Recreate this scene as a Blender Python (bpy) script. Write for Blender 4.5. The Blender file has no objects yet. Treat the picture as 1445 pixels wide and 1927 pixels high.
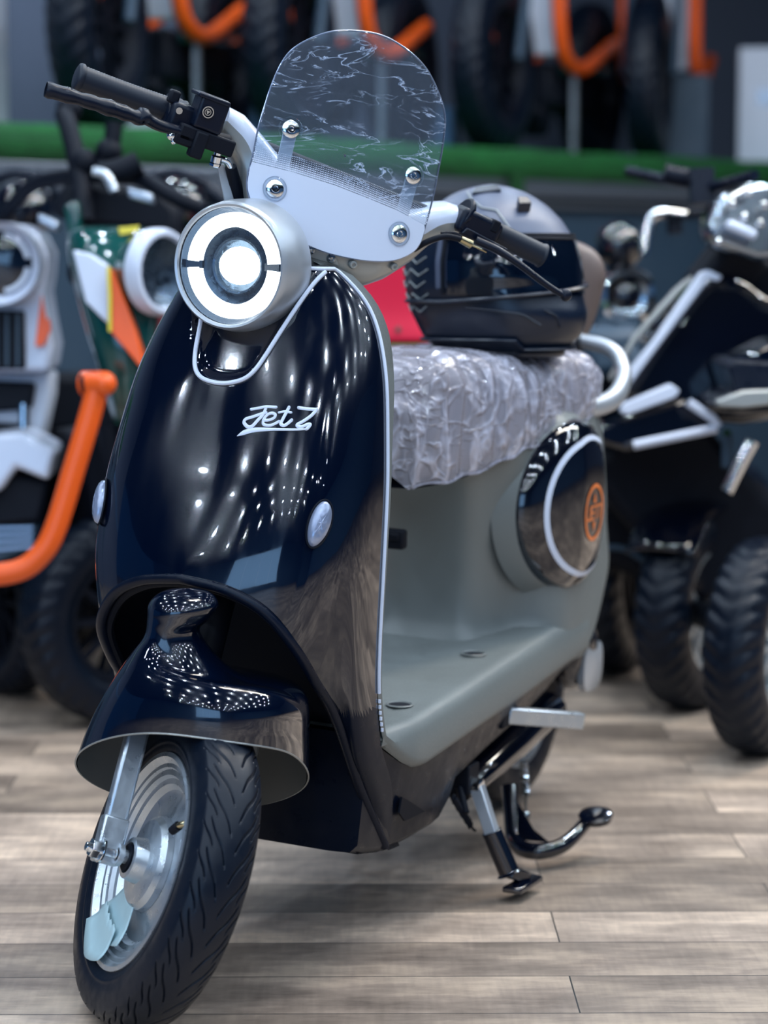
import bpy, bmesh, math, random
import numpy as np
from mathutils import Vector, Matrix, Euler
R_=math.radians
random.seed(7); rng=np.random.default_rng(5)
scn=bpy.context.scene
COL=scn.collection

# ============================================================ camera
FPX=4315.5; W_,H_=1445,1927
CAM=np.array([2.4204,1.5159,.9607]); YAW=.444073; PIT=-.110836
FW=np.array([-math.cos(YAW)*math.cos(PIT),-math.sin(YAW)*math.cos(PIT),math.sin(PIT)])
RT=np.cross(FW,[0,0,1]); RT/=np.linalg.norm(RT); UP=np.cross(RT,FW)
cd=bpy.data.cameras.new('camera'); cam=bpy.data.objects.new('camera',cd); COL.objects.link(cam)
M=Matrix(((RT[0],UP[0],-FW[0],CAM[0]),(RT[1],UP[1],-FW[1],CAM[1]),(RT[2],UP[2],-FW[2],CAM[2]),(0,0,0,1)))
cam.matrix_world=M
cd.sensor_fit='HORIZONTAL'; cd.sensor_width=27; cd.lens=FPX/W_*27; cd.clip_end=60; cd.clip_start=.05
cd.dof.use_dof=True; cd.dof.focus_distance=3.0; cd.dof.aperture_fstop=2.8
scn.camera=cam

# ============================================================ view, world, lights
scn.view_settings.view_transform='Standard'; scn.view_settings.look='None'
scn.view_settings.exposure=0.0; scn.view_settings.gamma=1; scn.view_settings.use_curve_mapping=False
wd=bpy.data.worlds.new('world'); scn.world=wd; wd.use_nodes=True
wd.node_tree.nodes['Background'].inputs[0].default_value=(.06,.24,.75,1)
wd.node_tree.nodes['Background'].inputs[1].default_value=.20
CEIL=3.15
def lamp(name,loc,power,size,color,shape='DISK',sy=None,rot=(0,0,0),spread=180):
    l=bpy.data.lights.new(name,'AREA'); l.energy=power; l.shape=shape; l.size=size; l.color=color
    if sy: l.size_y=sy
    l.spread=R_(spread)
    o=bpy.data.objects.new(name,l); COL.objects.link(o); o.location=loc; o.rotation_euler=rot
    return o
# recessed downlights in rows over the shop
for i in range(11):
    for j in range(8):
        lamp('downlight',(-4.2+i*1.05,-2.6+j*.95+(.45 if i%2 else 0),CEIL-.03),8.0,.070,(.70,.84,1.0))
# added warm strip light over the aisle, lifts the floor behind the scooter
lamp('aisle_fill_light',(-2.6,.9,CEIL-.04),80,.3,(1.0,.93,.84),'RECTANGLE',4.0,rot=(0,0,R_(70)))
# added blue fill panel behind the camera, gives the gloss its pale bands
lamp('blue_fill_light',(8.90,1.6,1.75),115,2.6,(.30,.58,1.0),'RECTANGLE',5.2,rot=(0,R_(90),0))

# ============================================================ materials
def mat(name,col,rough=.5,metal=0,coat=0,spec=.5,emit=None,es=0,alpha=None,trans=0):
    m=bpy.data.materials.new(name); m.use_nodes=True
    b=m.node_tree.nodes['Principled BSDF']
    b.inputs['Base Color'].default_value=(*col,1); b.inputs['Roughness'].default_value=rough
    b.inputs['Metallic'].default_value=metal; b.inputs['Coat Weight'].default_value=coat
    b.inputs['Coat Roughness'].default_value=.03
    b.inputs['Specular IOR Level'].default_value=spec
    if emit: b.inputs['Emission Color'].default_value=(*emit,1); b.inputs['Emission Strength'].default_value=es
    if trans: b.inputs['Transmission Weight'].default_value=trans
    return m
def N(m,t,**kw):
    n=m.node_tree.nodes.new(t)
    for k,v in kw.items(): setattr(n,k,v)
    return n
def LK(m,a,b): m.node_tree.links.new(a,b)
def noise_on(m,scale=20,detail=4,lo=.3,hi=.6,sock='Roughness',bump=0,stretch=None,bd=.01):
    b=m.node_tree.nodes['Principled BSDF']
    tc=N(m,'ShaderNodeTexCoord'); mp=N(m,'ShaderNodeMapping'); no=N(m,'ShaderNodeTexNoise'); mr=N(m,'ShaderNodeMapRange')
    LK(m,tc.outputs['Object'],mp.inputs['Vector']); LK(m,mp.outputs[0],no.inputs['Vector'])
    if stretch: mp.inputs['Scale'].default_value=stretch
    no.inputs['Scale'].default_value=scale; no.inputs['Detail'].default_value=detail
    mr.inputs['From Min'].default_value=.35; mr.inputs['From Max'].default_value=.7
    mr.inputs['To Min'].default_value=lo; mr.inputs['To Max'].default_value=hi
    LK(m,no.outputs['Fac'],mr.inputs['Value'])
    if sock: LK(m,mr.outputs[0],b.inputs[sock])
    if bump:
        bp=N(m,'ShaderNodeBump'); bp.inputs['Strength'].default_value=bump; bp.inputs['Distance'].default_value=bd
        LK(m,no.outputs['Fac'],bp.inputs['Height']); LK(m,bp.outputs[0],b.inputs['Normal'])
    return m
K={}
K['gloss']=noise_on(mat('gloss_black_paint',(.0006,.003,.012),.06,0,1.0),9,7,.03,.24,stretch=(1,2.6,.6),bump=.06,bd=.003)
K['gloss2']=mat('gloss_black_plain',(.0015,.003,.009),.09,0,1.0)
K['satin']=noise_on(mat('satin_black_plastic',(.0018,.005,.015),.30,spec=.24),40,3,.26,.42)
K['black']=mat('matt_black',(.001,.003,.009),.6,spec=.2)
K['grip']=mat('grip_rubber',(.005,.010,.022),.5,spec=.4)
K['rubber']=noise_on(mat('tyre_rubber',(.0015,.005,.013),.40,spec=.27),60,4,.34,.5)
K['grey']=noise_on(mat('grey_body_plastic',(.155,.172,.170),.42),300,2,.38,.48,bump=.04,bd=.001)
K['white']=mat('white_paint',(.60,.66,.80),.25,0,.4)
K['whitep']=mat('white_plastic',(.55,.60,.70),.4)
K['silver']=noise_on(mat('satin_silver_paint',(.46,.50,.55),.34,.55),30,3,.28,.42)
K['alu']=noise_on(mat('cast_aluminium',(.52,.57,.62),.34,.85),70,3,.26,.45)
K['taupe']=mat('silver_taupe_paint',(.34,.35,.34),.32,.5)
K['chrome']=mat('chrome',(.80,.84,.88),.06,1)
K['darkchrome']=mat('dark_chrome',(.30,.34,.38),.15,1)
K['bowl']=noise_on(mat('scuffed_reflector',(.06,.09,.13),.25,.9),60,5,.12,.5,bump=.5,bd=.004)
K['trim']=mat('white_pinstripe',(.62,.68,.82),.3)
K['orange']=mat('orange_paint',(.85,.105,.006),.42,0,.15)
K['orange2']=mat('orange_emblem',(.85,.22,.05),.4)
K['red']=mat('red_plastic',(.60,.003,.038),.5,spec=.3)
K['green']=mat('dark_green_paint',(.004,.060,.055),.15,0,.8)
K['yellow']=mat('yellow_paint',(.75,.62,.05),.4)
K['slate']=noise_on(mat('slate_panel',(.022,.050,.085),.6),6,3,.5,.7)
K['wall']=mat('grey_wall_paint',(.13,.16,.235),.8)
K['wallw']=mat('pale_blue_wall_paint',(.12,.24,.42),.85)
K['ceil']=mat('dark_ceiling_paint',(.02,.035,.06),.9)
K['brown']=mat('brown_leather',(.13,.095,.085),.45)
K['brass']=mat('brass',(.42,.36,.22),.25,1)
K['sticker']=mat('pale_sticker',(.42,.58,.62),.45)
K['inner']=mat('fender_inside_grey',(.12,.13,.13),.5)
K['led']=mat('headlight_led',(1,1,1),.3,emit=(.93,.97,1.0),es=2.6)
K['led2']=mat('projector_led',(1,1,1),.3,emit=(1,.98,.90),es=9)
K['steel']=mat('brushed_steel_edge',(.30,.35,.42),.3,.8)
K['lens']=mat('signal_lens',(.26,.31,.44),.2,.35,.8)
K['visor']=mat('dark_visor',(.001,.004,.012),.04,0,1)
K['helm']=mat('helmet_matt_shell',(.003,.009,.024),.30,spec=.5)
K['helmg']=mat('helmet_grey_shell',(.085,.105,.165),.42)
K['helml']=mat('helmet_line',(.30,.33,.34),.45)
K['spoke']=mat('alloy_spoke',(.5,.56,.6),.3,.7)

def glass_mat(name,tint=(.92,.97,1),gl=.12,haze=0.03,dots=False,scratch=False):
    m=bpy.data.materials.new(name); m.use_nodes=True; nt=m.node_tree; nt.nodes.clear()
    out=N(m,'ShaderNodeOutputMaterial'); tr=N(m,'ShaderNodeBsdfTransparent'); tr.inputs[0].default_value=(*tint,1)
    g=N(m,'ShaderNodeBsdfGlossy'); g.inputs['Roughness'].default_value=.03
    fr=N(m,'ShaderNodeFresnel'); fr.inputs['IOR'].default_value=1.45
    mx=N(m,'ShaderNodeMixShader'); LK(m,fr.outputs[0],mx.inputs[0]); LK(m,tr.outputs[0],mx.inputs[1]); LK(m,g.outputs[0],mx.inputs[2])
    df=N(m,'ShaderNodeBsdfDiffuse'); df.inputs[0].default_value=(.6,.7,.9,1)
    m2=N(m,'ShaderNodeMixShader'); LK(m,mx.outputs[0],m2.inputs[1]); LK(m,df.outputs[0],m2.inputs[2])
    tc=N(m,'ShaderNodeTexCoord')
    fac=None
    if scratch:
        # creased protective film : thin bright wrinkles and a soft haze
        mp=N(m,'ShaderNodeMapping'); mp.inputs['Rotation'].default_value=(R_(-24),0,0); mp.inputs['Scale'].default_value=(1,.55,2.6)
        LK(m,tc.outputs['Object'],mp.inputs[0])
        vo=N(m,'ShaderNodeTexVoronoi',feature='DISTANCE_TO_EDGE'); vo.inputs['Scale'].default_value=14
        no=N(m,'ShaderNodeTexNoise'); no.inputs['Scale'].default_value=9; no.inputs['Detail'].default_value=6; no.inputs['Distortion'].default_value=1.6
        LK(m,mp.outputs[0],no.inputs['Vector'])
        mx3=N(m,'ShaderNodeMixRGB'); mx3.inputs[0].default_value=.28; LK(m,mp.outputs[0],mx3.inputs[1]); LK(m,no.outputs['Color'],mx3.inputs[2]); LK(m,mx3.outputs[0],vo.inputs['Vector'])
        mr=N(m,'ShaderNodeMapRange'); mr.inputs['From Min'].default_value=0; mr.inputs['From Max'].default_value=.035; mr.inputs['To Min'].default_value=.75; mr.inputs['To Max'].default_value=0
        LK(m,vo.outputs['Distance'],mr.inputs['Value'])
        mk=N(m,'ShaderNodeMapRange'); mk.inputs['From Min'].default_value=.42; mk.inputs['From Max'].default_value=.6; LK(m,no.outputs['Fac'],mk.inputs['Value'])
        mu=N(m,'ShaderNodeMath',operation='MULTIPLY'); LK(m,mr.outputs[0],mu.inputs[0]); LK(m,mk.outputs[0],mu.inputs[1])
        ad=N(m,'ShaderNodeMath',operation='ADD'); ad.inputs[1].default_value=haze; LK(m,mu.outputs[0],ad.inputs[0]); fac=ad.outputs[0]
    if fac is not None: LK(m,fac,m2.inputs[0])
    else: m2.inputs[0].default_value=haze
    LK(m,m2.outputs[0],out.inputs[0])
    return m
K['glass']=glass_mat('clear_lens')
K['screen']=glass_mat('film_covered_windshield',haze=.055,scratch=True)
def film_mat():
    m=bpy.data.materials.new('wrinkled_clear_film'); m.use_nodes=True; nt=m.node_tree; nt.nodes.clear()
    out=N(m,'ShaderNodeOutputMaterial'); tr=N(m,'ShaderNodeBsdfTransparent'); tr.inputs[0].default_value=(.88,.88,.9,1)
    pr=N(m,'ShaderNodeBsdfPrincipled'); pr.inputs['Base Color'].default_value=(.60,.60,.72,1); pr.inputs['Roughness'].default_value=.12; pr.inputs['Coat Weight'].default_value=1
    tc=N(m,'ShaderNodeTexCoord')
    def ridges(scale,rot,sc,dist,det):
        mp=N(m,'ShaderNodeMapping'); mp.inputs['Scale'].default_value=sc; mp.inputs['Rotation'].default_value=rot; LK(m,tc.outputs['Object'],mp.inputs[0])
        no=N(m,'ShaderNodeTexNoise'); no.inputs['Scale'].default_value=scale; no.inputs['Detail'].default_value=det; no.inputs['Distortion'].default_value=dist; LK(m,mp.outputs[0],no.inputs['Vector'])
        a=N(m,'ShaderNodeMath',operation='SUBTRACT'); a.inputs[1].default_value=.5; LK(m,no.outputs['Fac'],a.inputs[0])
        b=N(m,'ShaderNodeMath',operation='ABSOLUTE'); LK(m,a.outputs[0],b.inputs[0]); return b.outputs[0]
    r1=ridges(9,(.2,.9,.1),(1.6,1.2,.42),.8,2.0); r2=ridges(16,(-.3,-.5,.5),(.6,1.2,1.5),1.2,1.5); r3=ridges(34,(.5,.3,0),(1,1,.7),.6,1)
    a1=N(m,'ShaderNodeMath',operation='MINIMUM'); LK(m,r1,a1.inputs[0]); LK(m,r2,a1.inputs[1])
    a2=N(m,'ShaderNodeMath',operation='MULTIPLY_ADD'); a2.inputs[1].default_value=.35; LK(m,r3,a2.inputs[0]); LK(m,a1.outputs[0],a2.inputs[2])
    inv=N(m,'ShaderNodeMapRange'); inv.inputs['From Min'].default_value=0; inv.inputs['From Max'].default_value=.10; inv.inputs['To Min'].default_value=1; inv.inputs['To Max'].default_value=0; LK(m,a2.outputs[0],inv.inputs['Value'])
    bp=N(m,'ShaderNodeBump'); bp.inputs['Strength'].default_value=.9; bp.inputs['Distance'].default_value=.006; LK(m,inv.outputs[0],bp.inputs['Height']); LK(m,bp.outputs[0],pr.inputs['Normal'])
    mr=N(m,'ShaderNodeMapRange'); mr.inputs['From Min'].default_value=0; mr.inputs['From Max'].default_value=.09; mr.inputs['To Min'].default_value=.95; mr.inputs['To Max'].default_value=.42; LK(m,a2.outputs[0],mr.inputs['Value'])
    mx=N(m,'ShaderNodeMixShader'); LK(m,mr.outputs[0],mx.inputs[0]); LK(m,tr.outputs[0],mx.inputs[1]); LK(m,pr.outputs[0],mx.inputs[2]); LK(m,mx.outputs[0],out.inputs[0])
    return m
K['film']=film_mat()
def turf_mat():
    m=mat('artificial_turf',(.0,.30,.04),.8); b=m.node_tree.nodes['Principled BSDF']
    no=N(m,'ShaderNodeTexNoise'); no.inputs['Scale'].default_value=70; no.inputs['Detail'].default_value=3
    cr=N(m,'ShaderNodeValToRGB'); cr.color_ramp.elements[0].position=.35; cr.color_ramp.elements[0].color=(.0,.05,.010,1); cr.color_ramp.elements[1].position=.65; cr.color_ramp.elements[1].color=(.002,.20,.030,1)
    LK(m,no.outputs['Fac'],cr.inputs[0]); LK(m,cr.outputs[0],b.inputs['Base Color'])
    bp=N(m,'ShaderNodeBump'); bp.inputs['Distance'].default_value=.02; LK(m,no.outputs['Fac'],bp.inputs['Height']); LK(m,bp.outputs[0],b.inputs['Normal'])
    return m
K['turf']=turf_mat()
def floor_mat():
    m=mat('wood_plank_floor',(.4,.35,.3),.42); b=m.node_tree.nodes['Principled BSDF']
    tc=N(m,'ShaderNodeTexCoord'); mp=N(m,'ShaderNodeMapping'); mp.inputs['Rotation'].default_value=(0,0,R_(-116)); LK(m,tc.outputs['Object'],mp.inputs[0])
    br=N(m,'ShaderNodeTexBrick'); br.offset=.37; br.inputs['Scale'].default_value=1
    br.inputs['Brick Width'].default_value=.92; br.inputs['Row Height'].default_value=.152; br.inputs['Mortar Size'].default_value=.0011; br.inputs['Mortar Smooth'].default_value=.1
    br.inputs['Color1'].default_value=(0,0,0,1); br.inputs['Color2'].default_value=(1,1,1,1); br.inputs['Mortar'].default_value=(.5,.5,.5,1); br.inputs['Bias'].default_value=0
    LK(m,mp.outputs[0],br.inputs['Vector'])
    # blotches + long grain
    n1=N(m,'ShaderNodeTexNoise'); n1.inputs['Scale'].default_value=3.2; n1.inputs['Detail'].default_value=5; n1.inputs['Roughness'].default_value=.62
    mpa=N(m,'ShaderNodeMapping'); mpa.inputs['Scale'].default_value=(1.2,3.0,1); LK(m,mp.outputs[0],mpa.inputs[0])
    ad=N(m,'ShaderNodeVectorMath',operation='ADD'); sc=N(m,'ShaderNodeVectorMath',operation='SCALE'); sc.inputs['Scale'].default_value=9.0
    LK(m,br.outputs['Color'],sc.inputs[0]); LK(m,mpa.outputs[0],ad.inputs[0]); LK(m,sc.outputs[0],ad.inputs[1]); LK(m,ad.outputs[0],n1.inputs['Vector'])
    n2=N(m,'ShaderNodeTexNoise'); n2.inputs['Scale'].default_value=7; n2.inputs['Detail'].default_value=8; n2.inputs['Roughness'].default_value=.72; n2.inputs['Distortion'].default_value=.6
    mp2=N(m,'ShaderNodeMapping'); mp2.inputs['Scale'].default_value=(1.1,11,1); LK(m,mp.outputs[0],mp2.inputs[0])
    ad2=N(m,'ShaderNodeVectorMath',operation='ADD'); LK(m,mp2.outputs[0],ad2.inputs[0]); LK(m,sc.outputs[0],ad2.inputs[1]); LK(m,ad2.outputs[0],n2.inputs['Vector'])
    # faint saw marks across the boards
    n3=N(m,'ShaderNodeTexNoise'); n3.inputs['Scale'].default_value=9; n3.inputs['Detail'].default_value=4
    mp3=N(m,'ShaderNodeMapping'); mp3.inputs['Scale'].default_value=(12,1.2,1); mp3.inputs['Rotation'].default_value=(0,0,R_(10)); LK(m,mp.outputs[0],mp3.inputs[0]); LK(m,mp3.outputs[0],n3.inputs['Vector'])
    cr=N(m,'ShaderNodeValToRGB'); e=cr.color_ramp.elements
    e[0].position=.27; e[0].color=(.15,.108,.082,1); e[1].position=.68; e[1].color=(.80,.58,.40,1)
    k=cr.color_ramp.elements.new(.5); k.color=(.44,.32,.235,1)
    s=N(m,'ShaderNodeMath',operation='MULTIPLY_ADD'); s.inputs[1].default_value=.85; s.inputs[2].default_value=-.085
    LK(m,n1.outputs['Fac'],s.inputs[0])
    s2=N(m,'ShaderNodeMath',operation='MULTIPLY_ADD'); s2.inputs[1].default_value=.20; LK(m,n2.outputs['Fac'],s2.inputs[0]); LK(m,s.outputs[0],s2.inputs[2])
    s3=N(m,'ShaderNodeMath',operation='MULTIPLY_ADD'); s3.inputs[1].default_value=.14; LK(m,n3.outputs['Fac'],s3.inputs[0]); LK(m,s2.outputs[0],s3.inputs[2])
    LK(m,s3.outputs[0],cr.inputs[0])
    # per plank tone
    sep=N(m,'ShaderNodeSeparateColor'); LK(m,br.outputs['Color'],sep.inputs[0])
    hs=N(m,'ShaderNodeHueSaturation'); mr=N(m,'ShaderNodeMapRange'); mr.inputs['To Min'].default_value=.50; mr.inputs['To Max'].default_value=1.22; LK(m,sep.outputs[0],mr.inputs['Value'])
    LK(m,mr.outputs[0],hs.inputs['Value']); LK(m,cr.outputs[0],hs.inputs['Color']); hs.inputs['Saturation'].default_value=.85
    mx=N(m,'ShaderNodeMixRGB'); LK(m,br.outputs['Fac'],mx.inputs[0]); LK(m,hs.outputs[0],mx.inputs[1]); mx.inputs[2].default_value=(.03,.03,.03,1)
    LK(m,mx.outputs[0],b.inputs['Base Color'])
    r=N(m,'ShaderNodeMapRange'); r.inputs['To Min'].default_value=.28; r.inputs['To Max'].default_value=.52; LK(m,n2.outputs['Fac'],r.inputs['Value']); LK(m,r.outputs[0],b.inputs['Roughness'])
    bp=N(m,'ShaderNodeBump'); bp.inputs['Strength'].default_value=.25; bp.inputs['Distance'].default_value=.002; LK(m,n2.outputs['Fac'],bp.inputs['Height']); LK(m,bp.outputs[0],b.inputs['Normal'])
    return m
K['floor']=floor_mat()

# ============================================================ mesh helpers
def arr(P): return np.array(P,float)
def rotm(ax,a):
    ax=arr(ax); ax=ax/np.linalg.norm(ax); Kx=np.array([[0,-ax[2],ax[1]],[ax[2],0,-ax[0]],[-ax[1],ax[0],0]])
    return np.eye(3)+math.sin(a)*Kx+(1-math.cos(a))*Kx@Kx
def frame(t):
    t=t/np.linalg.norm(t); a=np.array([0,0,1.]) if abs(t[2])<.9 else np.array([1.,0,0])
    u=np.cross(a,t); u/=np.linalg.norm(u); return u,np.cross(t,u)
def smooth_path(P,k=6):
    P=arr(P); n=len(P)
    if n<3: return P
    out=[]
    for i in range(n-1):
        p0=P[max(i-1,0)];p1=P[i];p2=P[i+1];p3=P[min(i+2,n-1)]
        for j in range(k):
            t=j/k; out.append(.5*((2*p1)+(-p0+p2)*t+(2*p0-5*p1+4*p2-p3)*t*t+(-p0+3*p1-3*p2+p3)*t**3))
    out.append(P[-1]); return arr(out)
class G:
    """collects shapes, then links them as ONE mesh object"""
    def __init__(s,T=None): s.v=[]; s.f=[]; s.T=T
    def add(s,V,F):
        V=arr(V)
        o=len(s.v); s.v.extend([tuple(x) for x in V]); s.f.extend([tuple(i+o for i in f) for f in F]); return s
    def grid(s,P,cu=False,cv=False,flip=False):
        P=arr(P); a,b=P.shape[:2]; F=[]
        for i in range(a-(0 if cu else 1)):
            for j in range(b-(0 if cv else 1)):
                q=(i*b+j,((i+1)%a)*b+j,((i+1)%a)*b+(j+1)%b,i*b+(j+1)%b)
                F.append(q[::-1] if flip else q)
        return s.add(P.reshape(-1,3),F)
    def tube(s,P,r,n=12,smooth=0,caps=True,flat=None,up=None):
        P=arr(P)
        if smooth:
            rr=np.full(len(P),r) if np.isscalar(r) else arr(r)
            Q=smooth_path(P,smooth); r=np.interp(np.linspace(0,1,len(Q)),np.linspace(0,1,len(P)),rr); P=Q
        if np.isscalar(r): r=np.full(len(P),r)
        t0=P[1]-P[0]; u,w=frame(t0)
        if up is not None:
            w=arr(up)-t0*np.dot(up,t0)/np.dot(t0,t0); w/=np.linalg.norm(w); u=np.cross(w,t0/np.linalg.norm(t0))
        rings=[]
        for i in range(len(P)):
            t=P[min(i+1,len(P)-1)]-P[max(i-1,0)]; t/=np.linalg.norm(t)
            u=u-t*np.dot(u,t); u/=np.linalg.norm(u); w=np.cross(t,u)
            fl=flat if flat else 1
            rings.append([P[i]+r[i]*(math.cos(a)*u+fl*math.sin(a)*w) for a in np.linspace(0,2*math.pi,n,endpoint=False)])
        o=len(s.v); s.grid(rings,cv=True)
        if caps:
            s.f.append(tuple(o+i for i in range(n))[::-1]); b=o+(len(P)-1)*n; s.f.append(tuple(b+i for i in range(n)))
        return s
    def bar(s,a,b,w,h,up=(0,0,1)):
        a,b,up=arr(a),arr(b),arr(up); t=b-a; t/=np.linalg.norm(t); u=np.cross(up,t); u/=np.linalg.norm(u); v=np.cross(t,u)
        V=[p+u*w/2*i+v*h/2*j for p in (a,b) for i,j in ((-1,-1),(1,-1),(1,1),(-1,1))]
        return s.add(V,[(3,2,1,0),(4,5,6,7),(0,1,5,4),(1,2,6,5),(2,3,7,6),(3,0,4,7)])
    def box(s,c,d,rot=None):
        c=arr(c); d=arr(d)/2
        V=arr([(i,j,k) for i in (-1,1) for j in (-1,1) for k in (-1,1)])*d
        if rot is not None: V=V@rot.T
        return s.add(V+c,[(0,1,3,2),(4,6,7,5),(0,4,5,1),(2,3,7,6),(0,2,6,4),(1,5,7,3)])
    def lathe(s,prof,c,ax,n=48,arc=None,closed=False):
        """prof (h,r) pairs along axis ax from c"""
        ax=arr(ax)/np.linalg.norm(ax); u,w=frame(ax); c=arr(c)
        A=np.linspace(0,2*math.pi,n,endpoint=False) if arc is None else np.linspace(arc[0],arc[1],n)
        P=[[c+ax*h+r*(math.cos(a)*u+math.sin(a)*w) for h,r in prof] for a in A]
        return s.grid(P,cu=arc is None,cv=closed)
    def ball(s,c,r,n=24,m=14):
        r=arr([r]*3 if np.isscalar(r) else r); c=arr(c)
        P=[[c+r*arr([math.cos(a)*math.sin(b),math.sin(a)*math.sin(b),math.cos(b)]) for b in np.linspace(1e-3,math.pi-1e-3,m)] for a in np.linspace(0,2*math.pi,n,endpoint=False)]
        return s.grid(P,cu=True)
    def prism(s,poly,d):
        """poly: 3d loop, d: extrusion vector"""
        P=arr(poly); n=len(P); o=len(s.v); V=np.vstack([P,P+arr(d)])
        F=[tuple(range(n))[::-1],tuple(range(n,2*n))]+[(i,(i+1)%n,n+(i+1)%n,n+i) for i in range(n)]
        return s.add(V,F)
    def build(s,name,m,parent=None,bev=0,ang=40,sub=0,solid=0,seg=2,flat=False):
        V=arr(s.v)
        if s.T is not None: V=s.T(V)
        me=bpy.data.meshes.new(name); me.from_pydata([tuple(x) for x in V],[],s.f); me.validate()
        bm=bmesh.new(); bm.from_mesh(me); bmesh.ops.remove_doubles(bm,verts=bm.verts,dist=1e-6); bmesh.ops.recalc_face_normals(bm,faces=bm.faces); bm.to_mesh(me); bm.free()
        me.materials.append(K[m] if isinstance(m,str) else m)
        if not flat:
            me.shade_smooth(); me.set_sharp_from_angle(angle=R_(ang))
        o=bpy.data.objects.new(name,me); COL.objects.link(o)
        if parent is not None: o.parent=parent
        if solid:
            q=o.modifiers.new('solid','SOLIDIFY'); q.thickness=solid; q.offset=0
        if bev:
            q=o.modifiers.new('bevel','BEVEL'); q.width=bev; q.segments=seg; q.limit_method='ANGLE'; q.angle_limit=R_(35)
        if sub:
            q=o.modifiers.new('sub','SUBSURF'); q.levels=sub; q.render_levels=sub
        return o
def thing(name,label,cat,loc=(0,0,0),rot=(0,0,0),group=None,mw=None):
    o=bpy.data.objects.new(name,None); COL.objects.link(o); o.empty_display_size=.1
    if mw is not None: o.matrix_world=mw
    else: o.location=loc; o.rotation_euler=rot
    o['label']=label; o['category']=cat
    if group: o['group']=group
    return o
def tag(o,label,cat,group=None):
    o['label']=label; o['category']=cat
    if group: o['group']=group
    return o
def part_label(o,t): o['label']=t; return o
def struct(o): o['kind']='structure'; return o
def local(loc): 
    loc=arr(loc); return lambda V: V-loc      # world coordinates -> coordinates of a thing based at loc
def at(u,v,D):                                # point of the place at distance D seen at photo position u,v
    return CAM+(FW+RT*(u-722.5)/FPX-UP*(v-963.5)/FPX)*D

# ============================================================ room
g=G(); g.add([(-12,-9,0),(9,-9,0),(9,9,0),(-12,9,0)],[(0,1,2,3)]); struct(g.build('floor','floor',flat=True))
g=G(); g.add([(-12,-9,CEIL),(-12,9,CEIL),(9,9,CEIL),(9,-9,CEIL)],[(0,1,2,3)]); struct(g.build('ceiling','ceil',flat=True))
g=G(); g.box((9.05,0,CEIL/2),(.1,18,CEIL)); struct(g.build('wall_front','wallw'))
g=G()
for y in (-1.05,.25,1.6,2.95,4.25): g.box((8.94,y,1.75),(.06,.06,2.66))
for z in (.42,3.08): g.box((8.94,1.6,z),(.06,5.36,.06))
struct(g.build('fill_light_frame','whitep',bev=.005))  # window frame added around the fill panel, no window known there
g=G(); g.box((-1.5,9.05,CEIL/2),(21,.1,CEIL)); struct(g.build('wall_right','wallw'))
g=G(); g.box((-12.05,0,CEIL/2),(.1,18,CEIL)); struct(g.build('wall_left','wall'))
# display platform that carries the second row of bikes : front line A + s*DD, away = AW
SA=np.array([-2.681,-2.0,0]); DD=np.array([-.9537,.3007,0]); AW=np.array([-.3007,-.9537,0])
def sh(s,a,z): return SA+DD*s+AW*a+np.array([0,0,z])
ZS=1.29
g=G()
def sbox(g,s0,s1,a0,a1,z0,z1):
    V=[sh(s,a,z) for s in (s0,s1) for a in (a0,a1) for z in (z0,z1)]
    return g.add(V,[(0,1,3,2),(4,6,7,5),(0,4,5,1),(2,3,7,6),(0,2,6,4),(1,5,7,3)])
sbox(G(),0,1,0,1,0,1)
plat=thing('display_platform','long raised slate grey display platform along the wall with green turf edge','platform',sh(0,0,0))
LP=local(sh(0,0,0))
g=G(LP); sbox(g,-2.2,9.5,.06,1.7,0,ZS-.075); g.build('riser','slate',plat)
g=G(LP); sbox(g,-2.2,9.5,.0,.07,ZS-.13,ZS-.075); sbox(g,-2.2,9.5,.02,.05,ZS-.165,ZS-.15); e_=g.build('edge_rail','steel',plat,bev=.006)
# turf roll over the front edge, slightly lumpy
g=G(LP); P=[]
ss=np.linspace(-2.2,9.5,240); nz=rng.normal(0,1,(240,)); nz=np.convolve(nz,np.ones(6)/6,'same')*.006
for i,s in enumerate(ss):
    row=[]
    for a in np.linspace(-100,100,13):
        row.append(sh(s,.055-.085*math.cos(R_(a))+0*s, ZS-.028+nz[i]+(.058)*math.sin(R_(a))))
    P.append(row+[sh(s,1.7,ZS+.028)])
g.grid(P); g.build('turf','turf',plat)
g=G(LP); sbox(g,2.02,2.085,-.034,-.026,ZS-.175,ZS-.05); o=g.build('turf_offcut','turf',plat)
# wall behind platform
g=G(); sbox(g,-4.5,11,1.72,1.82,0,CEIL); struct(g.build('wall_back','wall'))
g=G(); sbox(g,-4.5,11,1.705,1.718,ZS+.03,ZS+.13); struct(g.build('baseboard_back','wallw',bev=.004))

# ============================================================ SCOOTER
LM=rotm((1,0,0),-.0406352)@rotm((0,1,0),.0118887); LT=np.array([0,0,-.000947])
mw=Matrix([[*LM[0],LT[0]],[*LM[1],LT[1]],[*LM[2],LT[2]],[0,0,0,1]])
sc=thing('scooter','black and grey retro electric scooter in front with lit round headlight and film-covered windshield','scooter',mw=mw)
RAKE=R_(26); AXD=np.array([-math.sin(RAKE),0,math.cos(RAKE)]); AXP=np.array([-.06,0,.205]); RS=rotm(AXD,.878746)
def ST(V): return (arr(V)-AXP)@RS.T+AXP           # turned-handlebar frame -> body frame
def ray_body(u,v):
    o=LM.T@(CAM-LT); d=LM.T@(FW+RT*(u-722.5)/FPX-UP*(v-963.5)/FPX); return o,d
def bpt(u,v,y): o,d=ray_body(u,v); return o+d*(y-o[1])/d[1]
def spt(u,v,val,ax=0):
    o,d=ray_body(u,v); o=RS.T@(o-AXP)+AXP; d=RS.T@d; return o+d*(val-o[ax])/d[ax]

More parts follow.
